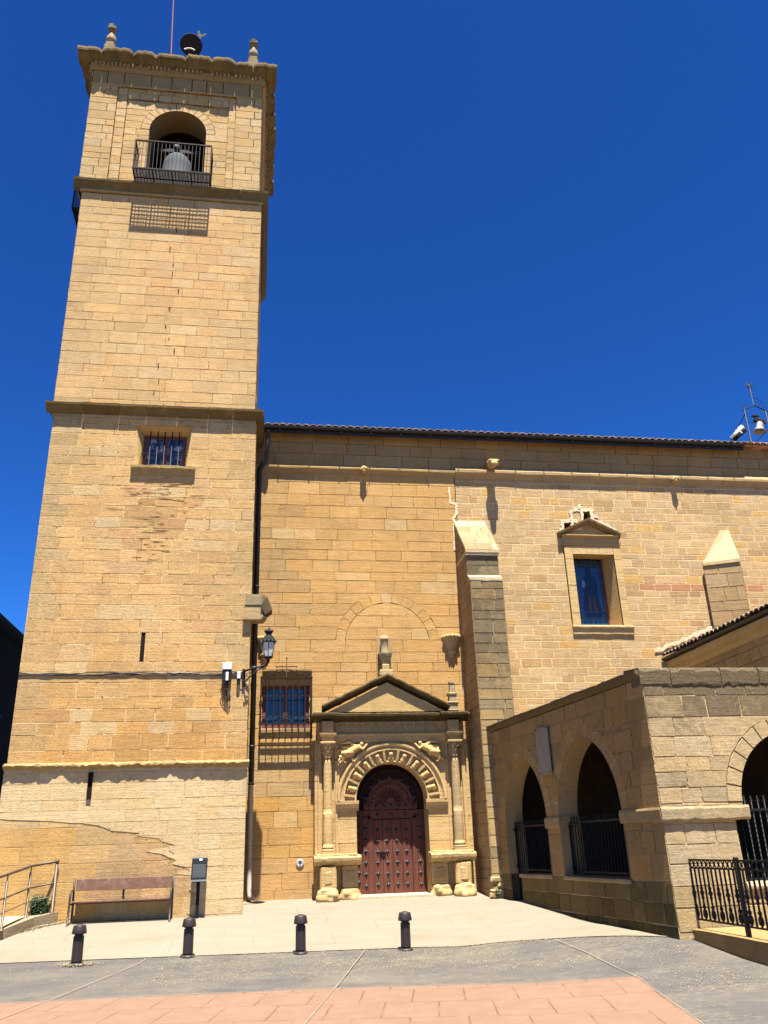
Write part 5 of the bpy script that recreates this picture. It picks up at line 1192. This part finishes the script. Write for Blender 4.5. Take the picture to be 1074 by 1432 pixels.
# iron gates in the arches
def spear(b, fr, u, d, z0, z1, r=.011):
    b.tube([fr(u, d, z0), fr(u, d, z1-.10)], r, 5); b.tube([fr(u, d, z1-.10), fr(u, d, z1-.05), fr(u, d, z1)], [r, r*1.9, .001], 5)
def gate(label, fr, ua, ub, z0, z1, d, hinge, low=None, name='iron_gate'):
    g = thing(name, label, 'gate', fr((ua+ub)/2, d, z0), 'iron gates of the portico')
    b = MB(); n = int((ub-ua)/.115)
    for k in range(n+1): spear(b, fr, ua+(ub-ua)*k/n, d, (low if low is not None and ua+(ub-ua)*k/n < ua+.56 else z0), z1+.1)
    b.build('bars', IRON, g)
    b = MB()
    for z in (z0+.05, z1-.04): b.box(ua-.03, ub+.03, d-.012, d+.012, z-.02, z+.02, fr=fr)
    for u in (ua, ub, hinge): b.box(u-.02, u+.02, d-.02, d+.02, (low if low is not None and u < ua+.57 else z0), z1, fr=fr)
    b.build('frame', IRON, g)
    for z in (z0+.12, z1-.1):
        b = MB(); b.box(ua-.09, ua+.04, d-.02, d+.035, z-.03, z+.03, fr=fr); b.build('hinge', IRON, g)
gate('narrow black iron gate in the smaller arch next to the buttress', ps, u1a+.06, u1b-.02, 1.12, 2.12, -.2, u1a+.62, .42)
gate('wide black iron gate in the larger shaded arch near the corner', ps, u2a+.02, u2b-.02, 1.12, 2.12, -.2, u2a+.55)
gf = thing('iron_gate', 'black iron gate with spearheads in the sunlit front arch behind the fence', 'gate', (9.1, FY+.12, 1.04), 'iron gates of the portico')
b = MB()
for k in range(22):
    x = 7.88+.118*k; spear(b, ffr, x, -.12, 1.04, 2.36, .012)
    b.box(x-.035, x+.035, .0-.125, -.115, 2.27, 2.285, fr=ffr)
    for q in range(14): b.lathe((x, FY+.12, 1.1+.075*q), [(.012, -.02), (.02, 0), (.012, .02)], 5)
b.build('bars', IRON, gf)
b = MB()
for z in (1.07, 2.13): b.box(7.84, 10.4, -.14, -.10, z-.02, z+.02, fr=ffr)
b.build('frame', IRON, gf)
# raised step and the ornamental fence on it
st = MB(); rs = random.Random(4)
ragged(st, lambda u, d, z: (6.80-d, 13.56-u, z), 0, 7.6, [(-.02, -.1), (.035, -.1), (.035, .33), (.05, .345), (.05, .41), (-.05, .415)], (.36, .25, .115, .12), rs, .3, .05, .003)
st.poly([(6.79, 13.56, .412), (6.79, 6, .412), (13, 6, .412), (13, 13.56, .412)], (.37, .26, .125, .08)); st.build('stone_step', STONE, None, (0, 0, 0), 'structure')
fe = thing('ornamental_fence', 'black wrought iron fence with rings and scrolls standing on the stone step', 'fence', (6.9, 12, .41))
fy = lambda u, d, z: (6.90-d, 13.74-.0-u, z)
PS = [0.02, 1.56, 3.10, 4.64]
for u in PS: b = MB(); b.cbox(u-.033, u+.033, -.03, .03, .40, 1.45, .006, fr=fy); b.build('post', IRON, fe)
for a, e in zip(PS[:-1], PS[1:]):
    b = MB()
    for z in (1.405, 1.285, .545): b.box(a, e, -.016, .016, z-.012, z+.012, fr=fy)
    n = 12; s_ = (e-a)/n
    for k in range(1, n):
        u = a+s_*k; b.box(u-.0115, u+.0115, -.0115, .0115, .545, 1.285, fr=fy)
        if k % 2: b.lathe(fy(u, 0, 0)[:2]+(0,), [(.012, .83), (.027, .86), (.019, .89), (.037, .93), (.019, .97), (.027, 1.0), (.012, 1.03)], 8)
    for k in range(n): u = a+s_*(k+.5); b.tube([fy(u+s_*.42*math.cos(t), 0, 1.345+.052*math.sin(t)) for t in [2*math.pi*q/12 for q in range(13)]], .011, 4, caps=False)
    for k in range(n//2):
        u = a+s_*2*(k+.5)
        for s in (-1, 1):
            b.tube([fy(u+s*x, 0, z) for x, z in ((.0, .735), (.022, .755), (.034, .735), (.026, .712), (.006, .715))], .013, 4)
            b.tube([fy(u+s*x, 0, z) for x, z in ((.0, .71), (.04, .68), (.055, .63), (.035, .585), (.012, .6), (.018, .63))], .013, 4)
    b.build('panel', IRON, fe)
# side wing with its tiled eaves
wing = thing('side_wing', 'shaded church side wing with a tiled roof edge rising behind the portico', 'building', (11.6, 18, .4))
rw = random.Random(9)
b = MB(); ashlar(b, lambda u, d, z: (11.64-d, 21.98-u, z), .3, 6.15, (0, 12), .32, (.4, .8), .012, .018, lambda u, z, r: var((.42, .31, .165), r, .1, .04, .1), rw, mortar=(.4, .32, .2, -1))
b.poly([(11.65, 9.98, .3), (20, 9.98, .3), (20, 9.98, 9.2), (11.65, 9.98, 6.5)], (.42, .31, .165, .1)); b.build('wall', STONE, wing)
b = MB(); ragged(b, lambda u, d, z: (11.64-d, 21.98-u, z), 0, 12, [(-.02, 6.02), (.05, 6.03), (.10, 6.14), (.22, 6.2), (.24, 6.30), (.24, 6.36), (-.02, 6.38)], (.56, .42, .23, .05), rw, .5, .03, .003); b.build('eaves_cornice', STONE, wing)
b = MB(); rings = []
for y in span(9.9, 21.98, 1.0): rings.append([(11.33+.075*math.cos(t), y, 6.45+.075*math.sin(t)) for t in [math.pi+math.pi*k/8 for k in range(9)]]+[(11.33+.062*math.cos(t), y, 6.455+.062*math.sin(t)) for t in [2*math.pi-math.pi*k/8 for k in range(9)]])
b.loft(rings); b.box(11.40, 11.44, 9.9, 21.98, 6.37, 6.50); b.build('gutter', LEAD, wing)
tiled_roof(lambda s, t, h: (11.29+t*.94, 21.95-s, 6.50+t*.34+h), 9.0, 58, .205, 'roof', wing)

# ------------------------------------------------------------------ neighbouring house on the far left
house = thing('neighbour_house', 'dark shaded house wall with a sloping eave at the left edge behind the tower', 'house', (-7.6, 26, .4))
b = MB(); b.box(-16, -7.55, 19.5, 46, -.2, 8.0); b.build('wall', HOUSE, house)
b = MB(); b.loft([[(-16.2, y, 11.0), (-7.28, y, 8.05), (-7.28, y, 8.2), (-16.2, y, 11.15)] for y in (19.2, 46.3)]); b.build('roof', HOUSE, house)
b = MB(); b.tube([(-7.5, 21+k*.4, 5.6-.9*math.sin(k*.25)) for k in range(14)], .012, 5); tag(b.build('slack_wire', plain_mat('pale_wire', (.3, .3, .3)), None, (-7.5, 22, 5)), 'thin pale slack wire on the dark house wall', 'wire')
# ------------------------------------------------------------------ pipes, lamp, cable
rc = random.Random(13)
pipe = thing('downpipe', 'long dark downpipe in the corner between tower and nave with a pale foot', 'downpipe', (-.13, 21.85, .65))
b = MB(); px = -.15
b.tube([(.06, 21.62, 13.08), (.06, 21.62, 12.7), (.03, 21.70, 12.35), (-.02, 21.80, 12.12), (px, 21.85, 11.9), (px, 21.86, 11.6), (px, 21.86, 3.3)], .066, 12); b.build('upper_pipe', LEAD, pipe)
b = MB(); b.tube([(px, 21.86, 3.3), (px+.01, 21.85, 1.6), (px+.02, 21.85, .86), (px+.04, 21.80, .76), (px+.10, 21.72, .73)], .058, 12); b.build('lower_pipe', PVC, pipe)
for z in (10.4, 8.4, 6.2, 4.2, 3.3):
    b = MB(); b.lathe((px, 21.86, z), [(.07, -.03), (.08, -.025), (.08, .025), (.07, .03)], 12); b.box(px-.02, px+.02, 21.86, 22.0, z-.015, z+.015); b.build('pipe_clip', LEAD, pipe)
# lantern on its bracket
lamp = thing('wall_lantern', 'black wrought iron street lantern on a scrolled bracket at the tower corner', 'wall lamp', (-.3, 20.08, 5.6))
b = MB(); Y = 19.93; lx, lz = .19, 5.98
b.tube([(-.40, 20.1, 5.70), (-.36, 20.0, 5.74), (-.2, Y, 5.78), (.0, Y, 5.83), (.13, Y, 5.86), (.18, Y, 5.92), (lx, Y, lz)], [.026, .026, .024, .022, .022, .026, .03], 8)
b.tube([(-.40, 20.1, 5.42), (-.3, Y, 5.52), (-.1, Y, 5.72), (.1, Y, 5.84)], .015, 6)
for cx, cz, r, s in ((-.27, 5.62, .075, 1), (-.12, 5.72, .05, -1), (-.33, 5.5, .05, 1), (.0, 5.77, .035, 1)): b.tube(scroll(cx, cz, r, 0, s*5.5, Y), .009, 5)
b.cbox(-.42, -.34, 20.04, 20.1, 5.38, 5.80, .01); b.tube([(lx-.03, Y, 5.88), (lx-.03, Y, 5.84)], .02, 6); b.build('bracket', IRON, lamp)
hexa = lambda r, z, n=6: [(lx+r*math.cos(2*math.pi*(k+.5)/n), Y+r*math.sin(2*math.pi*(k+.5)/n), z) for k in range(n)]
b = MB(); b.lathe((lx, Y, 0), [(.02, 5.93), (.045, 5.97), (.03, 6.0), (.055, 6.02), (.105, 6.04), (.115, 6.07), (.10, 6.075)], 12)
for k in range(6): t = 2*math.pi*(k+.5)/6; b.tube([(lx+.105*math.cos(t), Y+.105*math.sin(t), 6.05), (lx+.165*math.cos(t), Y+.165*math.sin(t), 6.41)], .010, 5)
b.loft([hexa(.175, 6.40), hexa(.185, 6.42), hexa(.17, 6.44)]); b.build('cage', IRON, lamp)
b = MB(); b.loft([hexa(.095, 6.06), hexa(.152, 6.40)], caps=True); b.build('glass', FROST, lamp)
b = MB(); b.loft([hexa(.19, 6.43), hexa(.16, 6.50), hexa(.12, 6.56), hexa(.075, 6.60), hexa(.07, 6.64)])
b.lathe((lx, Y, 0), [(.07, 6.63), (.095, 6.66), (.11, 6.70), (.07, 6.70), (.05, 6.74), (.02, 6.74), (.025, 6.77), (.001, 6.79)], 12)
for k in range(12): t = 2*math.pi*k/12; b.tube([(lx+.185*math.cos(t), Y+.185*math.sin(t), 6.42), (lx+.20*math.cos(t), Y+.20*math.sin(t), 6.475)], [.018, .006], 5)
for k in range(8): t = 2*math.pi*k/8; b.tube([(lx+.10*math.cos(t), Y+.10*math.sin(t), 6.69), (lx+.12*math.cos(t), Y+.12*math.sin(t), 6.735)], [.014, .005], 5)
b.build('lantern_roof', IRON, lamp)
# cable across the tower and the junction boxes
b = MB()
for s in (0, 1, 2):
    b.tube([(x, 20.085-.004*s, 5.68+.012*s+.03*math.sin(x*2.3+s*1.9)+rc.gauss(0, .008)) for x in span(-5.5, -.35, .14)], .013, 5)
tag(b.build('wall_cable', CABLE, None, (-2.9, 20.05, 5.68)), 'bundle of black cables running level across the tower wall', 'cable')
jbx = thing('junction_box', 'white and black junction box with dangling wires on the cable, larger of the two', 'junction box', (-.78, 20.05, 5.75))
b = MB(); b.cbox(-.885, -.665, 19.93, 20.08, 5.77, 5.93, .012); b.cbox(-.80, -.735, 19.90, 19.95, 5.50, 5.70, .008); b.build('cover', WHITE, jbx)
b = MB(); b.cbox(-.875, -.675, 19.95, 20.08, 5.50, 5.765, .01); b.cbox(-.82, -.73, 19.94, 20.08, 5.36, 5.50, .01); b.build('base', IRON, jbx)
b = MB()
for dx, L_ in ((-.05, .42), (.0, .5), (.05, .3)): b.tube([(-.82+dx, 20.02, 5.45), (-.86+dx, 20.03, 5.25), (-.78+dx, 20.02, 5.12), (-.72+dx, 20.03, 5.45-L_), (-.70+dx*.5, 20.02, 5.05), (-.74+dx, 20.03, 5.3)], .009, 5)
b.build('wires', CABLE, jbx)
jb2 = thing('junction_box', 'small white junction box on the cable next to the lantern bracket', 'junction box', (-.5, 20.05, 5.6))
b = MB(); b.cbox(-.535, -.455, 19.98, 20.09, 5.56, 5.73, .01); b.build('cover', WHITE, jb2)
b = MB(); b.cbox(-.54, -.46, 20.0, 20.09, 5.44, 5.555, .008); b.tube([(-.46, 20.04, 5.5), (-.38, 20.04, 5.48), (-.36, 20.06, 5.6)], .008, 5); b.build('base', IRON, jb2)
# round metal plate low on the nave wall
b = MB(); ax = Matrix.Rotation(R(90), 3, 'X'); b.lathe((1.08, NY-.006, 1.44), [(.10, -.005), (.10, .012), (.09, .02), (.03, .022), (.028, .012), (.001, .012)], 24, axis=ax)
mp_ = thing('wall_plate', 'round grey metal plate with a keyhole low on the nave wall', 'metal plate', (1.08, NY, 1.44)); b.build('plate', plain_mat('dull_zinc', (.40, .40, .40), .6, .3, .25, 12), mp_)
b = MB(); b.box(1.065, 1.095, NY-.034, NY-.02, 1.39, 1.47); b.build('keyhole', IRON, mp_)
# ------------------------------------------------------------------ street furniture
bench = thing('park_bench', 'worn red wooden bench on dark metal legs against the tower base', 'bench', (-2.75, 19.9, .45))
X0, X1 = -3.78, -1.74; gz = .455; YB, YF = 20.02, 19.66
b = MB(); n = 24; rings = []
b.cbox(X0+.05, X1-.02, YB-.10, YB-.065, gz+.63, gz+.86, .006); b.build('backrest', BENCHW, bench)
for k, y in enumerate((YF+.02, YF+.13, YF+.24)): b = MB(); b.cbox(X0+.03, X1-.03, y, y+.095, gz+.415-.012*k, gz+.445-.012*k, .006); b.build('seat_slat', BENCHW, bench)
for x in (X0, X1):
    b = MB(); b.tube([(x, YF-.06, gz), (x, YF-.02, gz+.40), (x, YF, gz+.58), (x, YF+.05, gz+.63), (x, YF+.2, gz+.64), (x, YB-.06, gz+.63)], .022, 8)
    b.tube([(x, YB+.03, gz), (x, YB-.03, gz+.42), (x, YB-.055, gz+.84)], .022, 8); b.tube([(x, YF-.03, gz+.40), (x, YB-.02, gz+.37)], .018, 8); b.tube([(x, YF-.06, gz+.012), (x, YB+.03, gz+.012)], .018, 8); b.build('leg_frame', BOLL, bench)
b = MB(); b.box((X0+X1)/2-.02, (X0+X1)/2+.02, YB-.06, YB-.02, gz+.40, gz+.80); b.box(X0, X1, YB-.03, YB-.0, gz+.372, gz+.40); b.tube([(X0, YB+.03, gz+.02), (X1, YB+.03, gz+.02)], .016, 6); b.build('crossbar', BOLL, bench)
# information panel on a post
sg = thing('information_panel', 'slate blue text panel on a single dark post in front of the tower corner', 'information sign', (-1.2, 19.78, .46))
b = MB(); b.box(-1.235, -1.165, 19.86, 19.89, .4, 1.5); b.build('post', SIGNM, sg)
q = Matrix.Rotation(R(-24), 3, 'X')
def sp(x, y, z): v = q @ Vector((x, y, z)); return (-1.19+v.x, 19.83+v.y, 1.42+v.z)
b = MB(); b.cbox(-.165, .165, -.012, .012, -.26, .26, .006, fr=sp); b.build('panel', SIGNM, sg)
b = MB(); b.box(-.165, .165, -.016, -.0125, .235, .262, fr=sp); b.box(-.165, .165, -.016, -.0125, -.262, -.225, fr=sp); b.build('panel_edge', plain_mat('panel_rim', (.07, .075, .075), .4), sg)
b = MB(); b.loft([[sp(.02+.035*math.cos(t)*1.0, d, .205+.022*math.sin(t)) for t in [2*math.pi*k/12 for k in range(12)]] for d in (-.0135, -.02)]); b.build('emblem', WHITE, sg)
b = MB()
for k in range(13):
    z = .10-.022*k; x = -.135
    while x < .13:
        w_ = rc.uniform(.012, .035); b.box(x, min(.135, x+w_), -.0138, -.0122, z-.004, z+.004, fr=sp); x += w_+.007
    if k in (5, 9): pass
b.build('lettering', SIGNT, sg)
# bollards
proto = None
for i, (x, y, lb_) in enumerate(((-2.96, 16.48, "dark iron bollard in front of the bench's left end, its base in pale grit"), (-1.13, 16.66, 'dark iron bollard in front of the information panel'), (.83, 16.46, 'dark iron bollard in line with the grilled window'), (2.68, 16.28, 'dark iron bollard in front of the church door'))):
    if proto is None:
        g = hgt(x, y)
        proto = thing('bollard', lb_, 'bollard', (x, y, g), 'bollards along the paving edge')
        b = MB(); b.lathe((x, y, g), [(.085, .0), (.085, .05), (.092, .06), (.088, .44), (.07, .445), (.07, .46), (.088, .465), (.088, .48)], 24, smooth=False, fl=(12, .06)); b.build('shaft', BOLL, proto)
        b = MB(); b.lathe((x, y, g), [(.08, .472), (.122, .475), (.124, .49), (.104, .595), (.097, .606), (.055, .611), (.048, .618), (.025, .624), (.001, .626)], 24); b.build('cap', BOLL, proto)
        b = MB(); b.lathe((x, y, g), [(.09, -.02), (.132, -.02), (.135, .01), (.125, .028), (.09, .032)], 24); b.build('base_ring', BOLL, proto)
        b = MB()
        for t in (-2.4, -1.9, -1.25, -.7): b.lathe((x+.088*math.cos(t), y+.088*math.sin(t), g+.415), [(.001, -.01), (.009, 0), (.001, .01)], 6)
        b.build('rivets', BOLL, proto); last = proto
    else:
        o = copy_tree(proto); o.location = (x, y, hgt(x, y)); o['label'] = lb_; o.rotation_euler = (rc.uniform(-.01, .01), rc.uniform(-.015, .015), rc.uniform(0, 1))
# ramp kerb and handrail
K = [(-4.12, 20.15, .50, .70), (-4.50, 19.62, .43, .64), (-4.80, 18.75, .32, .52), (-5.2, 17.9, .20, .34)]
kb = MB()
rings = []
for x, y, z0, z1 in K: rings.append([(x+.07, y-.02, z0-.15), (x+.07, y-.02, z1), (x-.16, y+.02, z1+.005), (x-.16, y+.02, z0-.15)])
kb.loft(rings, (.33, .28, .20, .25)); kb.build('ramp_kerb', STONE, None, (0, 0, 0), 'structure')
rp_ = MB(); rp_.faces([(x-.1, y, z1-.04) for x, y, z0, z1 in K]+[(-7.2, y+.3, z1-.04) for x, y, z0, z1 in K], [(0, 1, 5, 4), (1, 2, 6, 5), (2, 3, 7, 6)], (.50, .43, .32, .03)); rp_.build('ramp', STONE, None, (0, 0, 0), 'structure')
hr = thing('handrail', 'stainless steel ramp handrail with brownish rails at the left edge', 'handrail', (-4.5, 19.5, .6))
PP = [(-4.19, 20.02, .70), (-4.60, 19.58, .63), (-4.79, 18.60, .50), (-5.2, 17.75, .33)]
T = [(x, y, z+.98) for x, y, z in PP]; M = [(x, y, z+.56) for x, y, z in PP]; M2 = [(x, y, z+.30) for x, y, z in PP]
for i, (x, y, z) in enumerate(PP):
    b = MB(); b.tube([(x, y, z-.02), (x, y, z+(.98 if i == 0 else .86))], .030 if i == 0 else .024, 10); b.tube([(x, y, z+.85), (x, y, z+.97)], .011, 8); b.lathe((x, y, z), [(.05, -.01), (.05, .012), (.03, .014)], 12); b.build('post', STEEL, hr)
b = MB(); b.tube(T, .026, 10); b.build('top_rail', STEEL, hr)
b = MB(); b.tube(M, .018, 8); b.tube(M2, .010, 8); b.build('lower_rail', STEEL, hr)
b = MB(); b.lathe(T[0], [(.001, -.05), (.035, -.035), (.048, 0), (.035, .035), (.001, .05)], 12); b.build('ball_end', STEEL, hr)
# weed behind the kerb and tufts in the joints
def weed(name, label, x, y, z, r, h, n, seed):
    g = random.Random(seed); b = MB()
    for k in range(n//8):
        a = g.uniform(0, 6.28); e = Vector((x+r*.8*math.cos(a)*g.random(), y+r*.6*math.sin(a)*g.random(), z+h*g.uniform(.5, 1)))
        p0 = Vector((x+r*.3*math.cos(a), y+r*.2*math.sin(a), z)); b.tube([p0, (p0+e)/2+Vector((g.gauss(0, .02), g.gauss(0, .02), .02)), e], .004, 4)
        for q in range(9):
            t = g.uniform(.15, 1); c = p0.lerp(e, t)+Vector((g.gauss(0, r*.22), g.gauss(0, r*.22), g.gauss(0, .03))); L_ = g.uniform(.018, .042); d = Vector((g.gauss(0, 1), g.gauss(0, 1), g.gauss(.2, .6))).normalized(); s = d.orthogonal().normalized()*L_*.4
            b.poly([c-d*L_, c-s*.9, c+d*L_, c+s*.9])
    return tag(b.build(name, LEAF, None, (x, y, z)), label, 'plant')
weed('weed', 'bushy green weed growing behind the ramp kerb against the tower', -4.45, 20.0, .60, .24, .42, 1500, 5)
weed('weed', 'tiny tuft of weeds at the foot of the buttress', 5.62, 20.66, .62, .10, .12, 90, 6)
